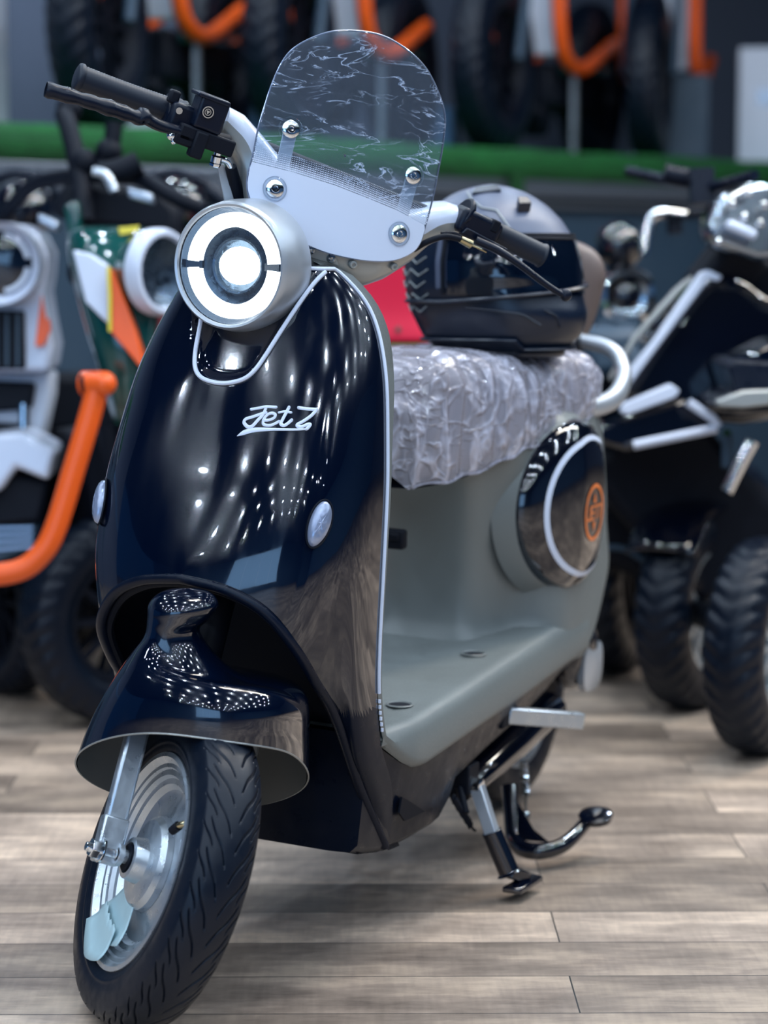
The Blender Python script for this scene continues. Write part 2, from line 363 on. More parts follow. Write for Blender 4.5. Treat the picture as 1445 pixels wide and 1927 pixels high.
# ---- front wheel
tyre=None
def make_tyre(T,name,parent,R=.205,hw=.041,rim=.136,tread=True,c=(0,0,.205),nA=1680,pitch=33,m='rubber',ax=1):
    # profile across: s -1..1
    pr=[(-.76*hw,rim-.002),(-.86*hw,rim+.006),(-.93*hw,rim+.014),(-1.0*hw,rim+.030),(-.985*hw,rim+.042),(-.90*hw,R-.0135),(-.78*hw,R-.0085),(-.55*hw,R-.0035),(-.28*hw,R-.0008),(0,R)]
    pr=pr+[(-a,b) for a,b in pr[-2::-1]]
    Q=smooth_path([(a,b,0) for a,b in pr],10 if tread else 2)[:,:2]
    A=np.linspace(0,2*math.pi,nA,endpoint=False)
    h=np.repeat(Q[None,:,0],nA,0); r=np.repeat(Q[None,:,1],nA,0)
    if tread:
        s=np.abs(h)/hw; side=np.sign(h)
        th=A[:,None]+side*math.pi/pitch*.5
        inn=(r>R-.020)
        for k,(a0,s0,s1,amp,wd) in enumerate([(0.,.10,.74,.036,.0015),(math.pi/pitch,.56,.92,.020,.0012)]):
            tt=np.clip((s-s0)/(s1-s0),0,1)
            cen=a0+.30*(tt if k==0 else tt*.62)+amp*np.sin(tt*2*math.pi)*.5
            d=((th-cen+math.pi/pitch)%(2*math.pi/pitch))-math.pi/pitch
            dist=np.abs(d)*R*.46
            g_=np.clip((1-dist/wd)*1.6,0,1); ends=np.clip((s-s0)/.04,0,1)*np.clip((s1-s)/.04,0,1)
            r=r-np.where(inn,g_*g_*(3-2*g_)*ends*.0028,0)
        # sidewall ring
        r=r+0
        ring=np.exp(-((Q[None,:,1]-(rim+.018))/.0018)**2)*.0012; h=h+np.sign(h)*ring*(np.abs(h)>hw*.8)
    c=arr(c); P=np.zeros((nA,len(Q),3))
    ca,sa=np.cos(A)[:,None],np.sin(A)[:,None]
    if ax==1: P[...,0]=c[0]+r*ca;P[...,1]=c[1]+h;P[...,2]=c[2]+r*sa
    g=G(T); g.grid(P,cu=True)
    return g.build(name,m,parent,ang=60)
FWc=(0,0,.205)
wheel=make_tyre(ST,'front_tyre',sc)
g=G(ST); Y=(0,1,0)
for sgn in (-1,1):
    g.lathe([(sgn*.030,.134),(sgn*.034,.141),(sgn*.037,.141),(sgn*.0375,.135),(sgn*.034,.131),(sgn*.030,.128),(sgn*.0295,.123),(sgn*.026,.121),(sgn*.0255,.114),(sgn*.020,.111),(sgn*.019,.104),(sgn*.012,.098),(sgn*.010,.088),(sgn*.013,.070),(sgn*.017,.058),(sgn*.018,.030)],FWc,Y,72)
g.lathe([(-.030,.134),(0,.118),(.030,.134)],FWc,Y,72)
rim=g.build('front_rim','alu',sc,ang=30); 
g=G(ST)
for sgn in (-1,1):
    g.lathe([(sgn*.016,.062),(sgn*.024,.0605),(sgn*.030,.054),(sgn*.032,.040),(sgn*.034,.030),(sgn*.046,.027),(sgn*.050,.026),(sgn*.051,.020),(sgn*.045,.018),(sgn*.045,.010)],FWc,Y,48)
hub=g.build('hub','alu',rim,ang=30)
g=G(ST); g.tube([(0,-.053,.205),(0,-.045,.205)],.0175,24); g.build('bearing_seal','black',rim)
# valve stem
g=G(ST); a=R_(52); vp=lambda r,y:(r*math.cos(a),y,.205+r*math.sin(a))
g.tube([vp(.120,-.012),vp(.112,-.018),vp(.108,-.026),vp(.098,-.030)],.0042,10,smooth=4); vs=g.build('valve_stem','brass',rim)
g=G(ST); g.tube([vp(.100,-.0295),vp(.086,-.031)],[.0062,.0058],12); g.build('valve_cap','black',vs)
# pale torn stickers on rim
def disc_sticker(name,r0,r1,a0,a1,y,jag=0):
    g=G(ST); P=[]
    for i,a in enumerate(np.linspace(a0,a1,14)):
        rr0=r0+jag*math.sin(i*2.1)*.004; rr1=r1-abs(i/13-.5)*jag*.05
        P.append([((rr0+(rr1-rr0)*t)*math.cos(R_(a)),y-.004*t*t-.016*max(0,t-.7),.205+(rr0+(rr1-rr0)*t)*math.sin(R_(a))) for t in np.linspace(0,1,6)])
    g.grid(P); o=g.build(name,'sticker',rim,solid=.0012); return part_label(o,'pale torn paper sticker on the lower rim')
disc_sticker('sticker',.050,.116,-122,-66,-.0262,.3); disc_sticker('sticker',.088,.150,-118,-76,-.0365,.7)
# axle, spacers, nuts
g=G(ST); g.tube([(0,-.104,.205),(0,.104,.205)],.0065,16); axle=g.build('front_axle','chrome',sc)
for sgn in (-1,1):
    g=G(ST); g.lathe([(sgn*.050,.009),(sgn*.060,.009),(sgn*.060,.014),(sgn*.066,.014),(sgn*.066,.009)],FWc,Y,24); g.build('spacer','alu',axle)
    g=G(ST)
    A6=[( .0125*math.cos(R_(60*k+10)),sgn*.091,.205+.0125*math.sin(R_(60*k+10))) for k in range(6)]
    g.prism(A6,(0,sgn*.011,0)); g.lathe([(sgn*.086,.016),(sgn*.089,.016),(sgn*.089,.004)],FWc,Y,24); g.tube([(0,sgn*.10,.205),(0,sgn*.108,.205)],.006,12)
    g.build('axle_nut','chrome',axle,bev=.0008)
# fork legs : square bars along the rake, reaching up below the fender
for sgn in (-1,1):
    g=G(ST); u=AXD; 
    b0=arr((-.002,sgn*.076,.188)); b1=b0+u*.06; b2=b0+u*.24
    g.bar(b0,b1,.020,.034,up=(0,1,0)); 
    leg=g.build('fork_leg','alu',sc,bev=.003)
    g=G(ST); g.bar(b1-u*.012,b2,.017,.030,up=(0,1,0)); g.build('fork_tube','alu',leg,bev=.005)
g=G(ST); g.bar((-.10,-.085,.40),(-.10,.085,.40),.03,.03); g.tube([(-.155,0,.43),arr((-.155,0,.43))+AXD*.35],.022,20); g.build('fork_crown','black',sc,bev=.004)

# ---- front fender : gloss hood with raised leg cover, frame facing almost forward
FA=.0983; FO=np.array([-.1304,.0144,0.])
def FF(P):  # local (fwd,left,up)->body
    P=arr(P); c,s=math.cos(FA),math.sin(FA); out=P.copy(); out[:,0]=P[:,0]*c-P[:,1]*s+FO[0]; out[:,1]=P[:,0]*s+P[:,1]*c+FO[1]; out[:,2]=P[:,2]+.2922; return out
def fender_pt(ph,t):
    c,s=math.cos(ph),math.sin(ph)
    bl=1+.23*math.exp(-((math.degrees(ph)-42)/30)**2); zr0=1; rx,ry=.1434*bl,.1533*bl; zr=.581*.1434*c+.183*.1533*s
    rim=arr([rx*c,ry*s,zr])
    neck=arr([.062+.042*c,-.003+.034*s,.193])
    mid=arr([.060+.043*c,.004+.039*s,.215]); top=arr([.056+.045*c,.009+.044*s,.233]); t2=arr([.052+.032*c,.010+.030*s,.247]); t3=arr([.050+.002*c,.010+.002*s,.252])
    zs=.104+.030*max(c,0)
    A_=[rim,arr([rx*c*1.0,ry*s*1.0,zr*.5+zs*.5]),arr([rx*c*.97,ry*s*.975,zs]),arr([.062*.25+rx*c*.76,ry*s*.83,zs+.021]),arr([.062*.6+rx*c*.46,ry*s*.46,zs*.45+.193*.55-.012])]
    B_=[rim]+[rim+(neck-rim)*k+arr([c*.010,s*.010,.0])*math.sin(k*math.pi) for k in (.25,.45,.65,.85)]
    w=.5+.5*math.tanh((math.degrees(ph)-8)/16) if ph>-2.2 else .5-.5*math.tanh((math.degrees(ph)+165)/12)
    K_=[B_[k]*(1-w)+A_[k]*w for k in range(5)]+[neck,mid,top,t2,t3]
    Q=smooth_path(K_,6); i=t*(len(Q)-1); k=int(min(i,len(Q)-2)); return Q[k]+(Q[k+1]-Q[k])*(i-k)
P=[[fender_pt(a,t) for t in np.linspace(0,1,54)] for a in np.linspace(-math.pi,math.pi,120,endpoint=False)]
g=G(FF); g.grid(P,cu=True); fen=g.build('front_fender','gloss',sc,ang=80)
g=G(FF); P=[[fender_pt(a,t)*arr([.984,.984,1])-arr([0,0,.001]) for t in np.linspace(0,.42,14)] for a in np.linspace(-math.pi,math.pi,96,endpoint=False)]
g.grid(P,cu=True); part_label(g.build('fender_lining','inner',fen,ang=80),'grey unpainted inside of the fender')
g=G(FF); g.tube([fender_pt(a,0) for a in np.linspace(-math.pi,math.pi,97)],.0013,6,caps=False); g.build('fender_rim','taupe',fen)

# ---- front shield
SZ=[.13,.20,.25,.30,.38,.45,.56,.67,.80,.86,.91,.94,.965]
SW=[.168,.180,.187,.190,.193,.195,.197,.193,.180,.163,.140,.115,.080]
SXE=[-.46,-.43,-.40,-.345,-.314,-.308,-.309,-.322,-.338,-.350,-.355,-.330,-.325]
SXF=[-.20,-.16,-.14,-.12,-.11,-.108,-.122,-.157,-.212,-.240,-.266,-.280,-.300]
SN=[3.3,3.3,3.3,3.3,3.3,3.3,3.3,3.2,2.7,2.4,2.2,2.2,2.2]
_zf=np.linspace(.05,1.05,1001)
_kern=np.exp(-.5*(np.arange(-60,61)/24.)**2); _kern/=_kern.sum()
_tab={}
def sfx(T,z):
    k=id(T)
    if k not in _tab:
        d=np.diff(T)/np.diff(SZ); y=np.interp(_zf,SZ,T); y=np.where(_zf<SZ[0],T[0]+(_zf-SZ[0])*d[0],y); y=np.where(_zf>SZ[-1],T[-1]+(_zf-SZ[-1])*d[-1],y)
        yp=np.pad(y,60,mode='edge'); _tab[k]=np.convolve(yp,_kern,'same')[60:-60]
    return float(np.interp(z,_zf,_tab[k]))
def scurve(u,z):
    w,xe,xf,n=sfx(SW,z),sfx(SXE,z),sfx(SXF,z),2/sfx(SN,z); th=abs(u)*math.pi/2
    return np.array([xe+(xf-xe)*max(math.cos(th),0)**n if abs(u)<1 else xe, math.copysign(1,u)*w*math.sin(th)**n, z])
def sxp(y,z,off=0):
    w,xe,xf,n=sfx(SW,z),sfx(SXE,z),sfx(SXF,z),sfx(SN,z); a=min(abs(y)/w,1); 
    x=xe+(xf-xe)*(1-a**n)**(1/n)
    return x
def spos(y,z,off=0):
    e=.003; p=arr([sxp(y,z),y,z]); dy=(arr([sxp(y+e,z),y+e,z])-arr([sxp(y-e,z),y-e,z])); dz=(arr([sxp(y,z+e),y,z+e])-arr([sxp(y,z-e),y,z-e]))
    n=np.cross(dy,dz); n/=np.linalg.norm(n); n=n if n[0]>0 else -n
    return p+n*off
LIPT=[0,.25,.45,.6,.7,.8,.9,1.0]
LIP=arr([(-.118,0,.550),(-.124,.062,.541),(-.138,.112,.516),(-.160,.146,.470),(-.200,.156,.420),(-.255,.160,.362),(-.330,.163,.250),(-.415,.168,.138)])
def lip(u):
    t=abs(u); p=arr([np.interp(t,LIPT,LIP[:,k]) for k in range(3)]); p[1]*=1 if u>=0 else -1; return p
# smooth the lip table
_ls=smooth_path(LIP,10); _lt=np.interp(np.linspace(0,7,len(_ls)),range(8),LIPT)
def lip(u):
    t=abs(u); p=arr([np.interp(t,_lt,_ls[:,k]) for k in range(3)]); p[1]*=1 if u>=0 else -1; return p
VTR=[(.0975,.942),(.090,.927),(.079,.899),(.067,.866),(.055,.834),(.045,.814),(.032,.802),(.010,.7955),(-.012,.7955),(-.032,.801),(-.044,.813),(-.050,.834),(-.0535,.866),(-.060,.899),(-.068,.927),(-.075,.942)]
VP=smooth_path([(0,a,b) for a,b in VTR],8)
def in_v(y,z):
    # depth of point inside the recess outline (positive inside)
    if z<.79: return -1
    d=np.min(np.hypot(VP[:,1]-y,VP[:,2]-z)); 
    ww=np.interp(z,[.7955,.802,.814,.834,.866,.899,.952],[.010,.032,.045,.054,.066,.079,.101])
    return d if abs(y)<ww and z>.7955 else -d
NU,NV=161,130
def shield_pt(i,j,off=0):
    u=-1+2*i/(NU-1); v=j/(NV-1); l=lip(u); zl=l[2]; zt=.945
    z=zt+(zl-zt)*v
    S=scurve(u,z); Sl=scurve(u,zl); p=S+(l-Sl)*(v**(4 if abs(u)<.55 else 6)); p[2]=z
    d=in_v(p[1],z)
    if d>0: 
        k=min(d/.014,1); p=p-arr([.012,0,0])*(k*k*(3-2*k))
    return p
PS=arr([[shield_pt(i,j) for j in range(NV)] for i in range(NU)])
def quad_split(P,test):
    a,b=P.shape[:2]; FA_,FB_=[],[]
    for i in range(a-1):
        for j in range(b-1):
            c=P[i:i+2,j:j+2].reshape(-1,3).mean(0); q=(i*b+j,(i+1)*b+j,(i+1)*b+j+1,i*b+j+1)
            (FA_ if test(c) else FB_).append(q)
    return FA_,FB_
fa,fb=quad_split(PS,lambda c:c[2]>.366)
def sub_mesh(P,F):
    V=P.reshape(-1,3); idx=sorted({i for f in F for i in f}); mp={k:n for n,k in enumerate(idx)}
    return V[idx],[tuple(mp[i] for i in f) for f in F]
g=G(); g.add(*sub_mesh(PS,fa)); shield=g.build('front_shield','gloss',sc,ang=80)
g=G(); g.add(*sub_mesh(PS,[f for f in fb if PS.reshape(-1,3)[f[0]][1]<0])); g.build('lower_leg_panel','satin',sc,ang=80)
g=G(); g.add(*sub_mesh(PS,[f for f in fb if PS.reshape(-1,3)[f[0]][1]>=0])); low=g.build('lower_leg_panel','satin',sc,ang=80)
# cap on top of shield
g=G(); top=[shield_pt(i,0) for i in range(0,NU,8)]; g.grid([[p,(p*arr([1,.6,1])+arr([-.03,0,.008])),(-.36,p[1]*.15,.948)] for p in top]); g.build('shield_top','gloss2',shield)
# arch lip
g=G(); g.tube([lip(u)+arr([.002,0,-.002]) for u in np.linspace(-.985,.985,121)],.0075,10,flat=.8); g.build('arch_lip','satin',sc)
g=G(); g.tube([lip(u)+arr([-.010,-.006*np.sign(u)*min(1,abs(u)*3),-.008]) for u in np.linspace(-.97,.97,121)],.006,8); g.build('arch_seal','black',sc)
# white pinstripes
g=G(); tp=[scurve(1,z)+arr([.002,.0015,0]) for z in np.linspace(.385,.943,60)]
g.tube(tp+[scurve(u,.945)+arr([.003,0,.002]) for u in np.linspace(.95,-.95,30)]+[p*arr([1,-1,1]) for p in tp[::-1]],.0026,8); g.build('edge_stripe','trim',shield)
for sg in (1,-1):
    g=G()
    for k in range(6):
        z=.376-.0085*k; p=scurve(1,z)*arr([1,sg,1])+arr([.002,sg*.0015,0]); g.tube([p,p+arr([0,0,-.0045])],.0022,6)
    g.build('stripe_dashes','trim',low)
g=G(); g.tube([spos(y,z,.0015) for _,y,z in VP],.0030,8); g.build('headlight_stripe','trim',shield)
# panel seam on lower leg
for sg in (1,-1):
    g=G(); g.tube([arr([*(spos(y,.366,.0003)[:2]),.366])*arr([1,sg,1]) if y<.15 else shield_pt(0,0)*0+arr([scurve(1,.366)[0]+(.19-y)*.9,sg*y,.366]) for y in (.166,.18,.19)],.0009,6); 

# ---- wheel well liner
g=G(); P=[]
for u in np.linspace(-1,1,61):
    l=lip(u); P.append([l+arr([-.002,0,0]), l*arr([1,.97,1])+arr([-.05,0,-.006]), l*arr([1,.93,1])+arr([-.12,0,-.01]) if l[0]>-.25 else arr([min(l[0]-.01,-.33),l[1]*.93,l[2]-.004]), arr([-.352,l[1]*.90,min(max(l[2]-.02,.146),.5)])])
g.grid(P); zz=arr([p[-1] for p in P]); 
g.grid([[p,arr([-.352,p[1],.146])] for p in zz])
g.build('wheel_well','black',sc)
g=G(); g.box((-.3495,0,.235),(.006,.24,.15)); g.build('liner_panel','satin',sc,bev=.003)

# ---- inner shield (grey leg-shield back)
g=G(); P=[]
zs=np.linspace(.30,.938,50)
for z in zs:
    o=np.interp(z,[.3,.5,.7,.86,.96],[.012,.012,.016,.034,.030]); w=sfx(SW,z); xe=sfx(SXE,z)
    sec=[]
    for u in np.linspace(-1,1,25):
        sec.append(arr([xe-o-.012*(1-abs(u)**6)*0-(.035*(1-u*u)**.5),u*(w-.001),z]))
    P.append([arr([xe-.001,-(w-.002),z])]+sec+[arr([xe-.001,(w-.002),z])])
P.append([arr([q[0]-.01,q[1]*.55,.955]) for q in P[-1]])
g.grid(P); g.build('inner_shield','grey',sc,ang=50)

# ---- headlight
HC=arr((-.227,0,.948)); X=(1,0,0)
g=G(); g.lathe([(.000,.0765),(.004,.0775),(.005,.0805),(.001,.0835),(-.006,.0845),(-.020,.0870),(-.058,.0885),(-.064,.087),(-.075,.078),(-.095,.055),(-.10,.02)],HC,X,96); hl=g.build('headlight_housing','silver',sc,ang=50)
g=G(); g.lathe([(-.040,.001),(-.034,.030),(-.024,.046),(-.018,.052),(-.018,.070),(-.004,.0765)],HC,X,72); part_label(g.build('reflector','bowl',hl,ang=60),'dark chrome reflector bowl')
# LED ring : two arcs with small gaps on left and right
for a0,a1 in ((4,176),(184,356)):
    g=G(); P=[]
    for a in np.linspace(R_(a0),R_(a1),60):
        c,s=math.cos(a),math.sin(a); P.append([HC+arr([h,r*c,r*s]) for h,r in ((-.018,.0505),(-.009,.0508),(-.006,.053),(-.006,.066),(-.009,.0695),(-.018,.070))])
    g.grid(P); part_label(g.build('led_ring','led',hl,ang=60),'glowing white daytime running ring segment')
for s in (-1,1):
    g=G(); g.bar(HC+arr((-.012,s*.047,0)),HC+arr((-.009,s*.070,0)),.006,.010); g.build('ring_divider','darkchrome',hl)
g=G(); g.ball(HC+arr((-.022,.003,.0)),(.010,.031,.025)); part_label(g.build('projector_lamp','led2',hl),'glaring projector lamp in the middle')
g=G(); g.lathe([(-.028,.033),(-.020,.034),(-.019,.037),(-.030,.042)],HC,X,48); g.build('projector_bezel','bowl',hl,ang=50)
g=G(); g.lathe([(.004,0.0001),(.0035,.04),(.001,.065),(-.001,.0765)],HC,X,72); g.build('lens_cover','glass',hl,ang=80)
# dark recess mount under headlight
g=G(); g.tube([(-.31,0,.90),(-.35,0,.945)],[.055,.045],32); g.build('headlight_mount','black',hl)

# ---- turn signals (clear, vertical ribbed lens)
for sg in (1,-1):
    g=G(); P=[]
    yc,zc=.163,.627
    for a in np.linspace(0,2*math.pi,40,endpoint=False):
        row=[]
        for r in np.linspace(.001,1,14):
            y=yc+.0098*r*math.cos(a)+.0015*math.sin(a)*r; z=zc+.0285*r*math.sin(a)
            rib=.0005*math.sin(z*3600)*(1-r**4)
            p=spos(y,z,.0105*math.sqrt(max(0,1-r**2.6))+.0008+rib); row.append(p*arr([1,sg,1]))
        P.append(row)
    g.grid(P,cu=True); ts=g.build('front_turn_signal','lens',sc,ang=70)
    g=G(); g.tube([spos(yc+.0108*math.cos(a)+.0015*math.sin(a),zc+.0298*math.sin(a),.0008)*arr([1,sg,1]) for a in np.linspace(0,2*math.pi,41)],.0014,6); g.build('signal_gasket','black',ts)

# ---- script badge on the shield
def stroke(name,pts,r,parent=shield,m='trim',off=.0012,k=6):
    Q=smooth_path([(0,a,b) for a,b in pts],k); rr=r if np.isscalar(r) else np.interp(np.linspace(0,1,len(Q)),np.linspace(0,1,len(r)),r)
    g=G(); P=[]
    for i in range(len(Q)):
        t=Q[min(i+1,len(Q)-1)]-Q[max(i-1,0)]; t/=np.linalg.norm(t)+1e-9; n=arr([0,-t[2],t[1]]); w=rr if np.isscalar(rr) else rr[i]
        P.append([spos(Q[i][1]+n[1]*w*s,Q[i][2]+n[2]*w*s,off*(1-.5*s*s)) for s in (-1,-.5,0,.5,1)])
    g.grid(P); return g.build(name,m,parent,ang=80)
J=[(.0723,.7684),(.0701,.7595),(.0651,.7525),(.0593,.7447),(.0537,.7431),(.0466,.748),(.0480,.7527),(.0568,.756),(.0703,.7615),(.0740,.7624)]
def script():
    g=G()
    def st(pts,w,k=6):
        Q=smooth_path([(0,a,b) for a,b in pts],k); n0=len(Q)
        ww=np.full(n0,w) if np.isscalar(w) else np.interp(np.linspace(0,1,n0),np.linspace(0,1,len(w)),w)
        P=[]
        for i in range(n0):
            t=Q[min(i+1,n0-1)]-Q[max(i-1,0)]; t/=np.linalg.norm(t)+1e-9; n=arr([0,-t[2],t[1]])
            P.append([spos(Q[i][1]+n[1]*ww[i]*s,Q[i][2]+n[2]*ww[i]*s,.0014*(1-.6*s*s)) for s in (-1,-.5,0,.5,1)])
        g.grid(P)
        for e in (0,-1): g.ball(spos(Q[e][1],Q[e][2],.0006),(.0012,ww[e],ww[e]),10,8)
    st([(.0522,.7652),(.0643,.7679),(.072,.7697),(.0857,.7698)],.0018)
    st(J,[.002,.0023,.0023,.002,.0019])
    st([(.0723,.7529),(.0794,.7533),(.0858,.7564),(.0865,.7605),(.0817,.7622),(.0764,.7599),(.0728,.7543),(.0734,.7483),(.0789,.7466),(.0857,.7477),(.0935,.7525)],.0019)
    st([(.102,.7706),(.1002,.7645),(.0974,.755),(.0964,.7496),(.1017,.7478),(.1078,.7535),(.1089,.7549)],.0021)
    st([(.0906,.7633),(.098,.7651),(.1063,.7641)],.0015)
    st([(.1136,.7705),(.1232,.7695),(.1350,.7690)],.002,4); st([(.1352,.7694),(.131,.7617),(.1233,.7541),(.1168,.7492),(.1218,.7467),(.1291,.7503),(.1316,.7497),(.130,.7457),(.1285,.7443)],.0021)
    st([(.0413,.7308),(.0499,.7358),(.064,.740),(.089,.7422),(.1161,.7432),(.1285,.7443)],[.0004,.0032,.0030,.0018,.0014,.0012])
    return g.build('script_badge','trim',shield,ang=80)
part_label(script(),'white script badge reading Jet 7 with an underline swoosh')

# ---- handlebar cover (turned with the front wheel)
HX=-.395
yy=np.linspace(-.185,.185,61)
def cov(y):
    a=abs(y); zb=np.interp(a,[0,.04,.07,.10,.13,.15,.185],[.940,.942,.950,.972,1.006,1.040,1.068]); zt=np.interp(a,[0,.08,.13,.16,.185],[1.050,1.066,1.092,1.106,1.108]); d=np.interp(a,[0,.08,.14,.185],[.066,.060,.036,.028]); return zb,zt,d
def cov_sec(y,a):
    zb,zt,d=cov(y); zc,h=(zb+zt)/2,(zt-zb)/2; c,s=math.cos(a),math.sin(a); e=.7
    return arr([HX+d*math.copysign(abs(c)**e,c)-(zc+h*s-1.0)*.15,y,zc+h*math.copysign(abs(s)**e,s)])
for nm,a0,a1,m in (('handlebar_cover_top',R_(2),R_(178),'white'),('handlebar_cover_bottom',R_(-182),R_(2),'taupe')):
    g=G(ST); g.grid([[cov_sec(y,a) for a in np.linspace(a0,a1,25)] for y in yy])
    for e in (0,-1):
        c=cov_sec(yy[e],0)*0+arr([HX,yy[e],sum(cov(yy[e])[:2])/2]); g.add([c]+[cov_sec(yy[e],a) for a in np.linspace(a0,a1,25)],[(0,i,i+1) for i in range(1,25)])
    o=g.build(nm,m,sc,ang=60)
    if m=='taupe': covb=o
    else: covt=o
# bolt plate with two socket screws and two countersunk screws
def front_x(y,z):
    for a in np.linspace(-1.5,1.5,200):
        p=cov_sec(y,a)
        if p[2]>=z: return p[0]
    return p[0]
def spos_cov(u,v):
    p=spt(u,v,-.34); 
    for _ in range(4): p=spt(u,v,front_x(p[1],p[2])+.001)
    return p
pl=[spos_cov(u,v)+arr([.0005,0,0]) for u,v in ((572,460),(632,481),(637,500),(576,482))]
g=G(ST); g.prism(pl,(.002,0,0)); bpw=g.build('bolt_plate','taupe',covb,bev=.0008)
def screw(u,v,r,parent,m='darkchrome',x=None):
    p=spos_cov(u,v)+arr([.003,0,0]) if x is None else spt(u,v,x)
    g=G(ST); g.lathe([(-.002,r),(.001,r),(.0035,r*.82),(.0042,r*.45),(.0042,r*.42),(.0015,r*.40),(.0013,.0001)],p,(1,0,0),24)
    return g.build('screw',m,parent,ang=35)
screw(583,470,.0062,bpw); screw(622,486,.0062,bpw); screw(663,497,.0060,covb,'taupe'); screw(740,501,.0055,covb,'taupe')

# ---- windshield
def wx(y,z): return -.322-(z-.98)*.26-.62*y*y
def wpt(u,v,off=0):
    p=spt(u,v,-.35)
    for _ in range(8): p=spt(u,v,wx(p[1],p[2])+off)
    return p
WPX=[(540,430),(554,443),(571,457),(600,470),(633,480),(688,490),(738,490),(773,476),(790,457),(800,426),(812,383),(823,329),(834,267),(837,217),(823,170),(800,127),(765,93),(719,67),(668,58),(622,60),(579,75),(548,95),(529,120),(513,155),(500,193),(486,240),(476,290),(466,330),(466,360),(480,392),(510,418)]
WO=arr([wpt(*a) for a in WPX]); 
cc=WO.mean(0); dense=smooth_path(np.vstack([WO,WO[:1]]),5)[:-1]
def wring(s): return [arr([wx(cc[1]+(p[1]-cc[1])*s,cc[2]+(p[2]-cc[2])*s),cc[1]+(p[1]-cc[1])*s,cc[2]+(p[2]-cc[2])*s]) for p in dense]
g=G(ST); g.grid([wring(s) for s in np.linspace(.001,1,30)],cv=True); ws=g.build('windshield','screen',sc,ang=80,solid=.0025)
part_label(ws,'clear windshield wrapped in creased protective film')
g=G(ST); g.tube(wring(1)+wring(1)[:1],.0013,6); g.build('windshield_edge','lens',ws)
# printed white lower field with dot fade
from math import hypot
bl=arr([wpt(*a) for a in ((474,304),(552,324),(629,348),(690,372),(746,395),(796,422))])
def bz(y): return float(np.interp(y,bl[:,1],bl[:,2]))
g=G(ST); P=[]
lowr=[p for p in dense]
ymin,ymax=dense[:,1].min(),dense[:,1].max()
def lowz(y):
    zs=[]
    for i in range(len(dense)):
        a,b=dense[i],dense[(i+1)%len(dense)]
        if (a[1]-y)*(b[1]-y)<=0 and a[1]!=b[1]: zs.append(a[2]+(b[2]-a[2])*(y-a[1])/(b[1]-a[1]))
    return (min(zs),max(zs)) if zs else (None,None)
for y in np.linspace(ymin+.0005,ymax-.0005,90):
    z0,z1=lowz(y); zt=min(bz(y),z1)
    if z0 is None or zt<z0: continue
    P.append([arr([wx(y,z)+.0022,y,z]) for z in np.linspace(z0+.0005,zt,16)])
g.grid(P)
for r_ in range(8):
    sz=.0016-.00015*r_
    for k in range(110):
        y=ymin+.003+(ymax-ymin-.006)*k/109+(.5*(ymax-ymin)/110 if r_%2 else 0); z=bz(y)+.0018+.0026*r_
        z0,z1=lowz(y)
        if z0 is None or z>z1-.002 or z<z0: continue
        g.add([(wx(y+a,z+b)+.0022,y+a,z+b) for a,b in ((-sz,0),(0,-sz),(sz,0),(0,sz))],[(0,1,2,3)])
wp=g.build('windshield_print','white',ws,ang=80); part_label(wp,'white printed lower field fading into dots')
# brackets, chrome bolts
for (u,v),(u2,v2) in (((547,243),(528,330)),((777,330),(752,420))):
    a=wpt(u,v,-.006); b=wpt(u2,v2,-.012); g=G(ST); d=(b-a)/np.linalg.norm(b-a); g.bar(a-d*.008,b,.019,.003,up=(1,0,0)); br=g.build('windshield_bracket','whitep',covt,bev=.001)
for i,(u,v) in enumerate(((547,243),(777,330),(517,355),(751,440))):
    p=wpt(u,v,.003); n=arr([1,.0+1.2*p[1],.26]); n/=np.linalg.norm(n)
    g=G(ST); g.lathe([(-.001,.0165),(.001,.0165),(.0015,.0135)],p,n,32); wa=g.build('clear_washer','glass',ws)
    g=G(ST); g.lathe([(0,.0122),(.0012,.0122),(.0026,.0108),(.0036,.0076),(.0038,.0058),(.0046,.0052),(.0046,.0036),(.0022,.0030),(.0020,.0001)],p,n,32); g.build('bolt','chrome',ws,ang=35)

# ---- bars, grips, levers
def S(u,v,x=-.385): return spt(u,v,x)
g=G(ST); g.tube([(-.400,-.26,1.072),(-.395,.25,1.083)],.011,16); hb=g.build('handlebar','black',sc)
gr0,gr1=S(142,143,-.40),S(312,205,-.40)
g=G(ST); Q=[gr0+(gr1-gr0)*t for t in np.linspace(0,1,70)]; rr=[.0180 if i<2 else (.0186 if i<5 else .0168-.0012*math.sin(i/69*3.1)+(.0004 if i%2 else -.0003)) for i in range(70)]
rr[0]=.014; g.tube(Q,rr,32); part_label(g.build('grip','grip',sc,ang=70),'ribbed rubber throttle grip')
g=G(ST); g.tube([gr1-(gr1-gr0)*.02,gr1+(gr1-gr0)*.14,gr1+(gr1-gr0)*.22],[.021,.019,.012],24); g.build('grip_collar','grip',sc)
gl0,gl1=S(935,440,-.395),S(1022,482,-.395)
gl0=gl1-(gl1-gl0)*1.35
g=G(ST); Q=[gl0+(gl1-gl0)*t for t in np.linspace(0,1,60)]; rr=[.0160+(.0004 if i%2 else -.0003) for i in range(60)]; rr[-1]=.013; rr[-2]=.0178; rr[-3]=.0178
g.tube(Q,rr,32); g.build('grip','grip',sc,ang=70)
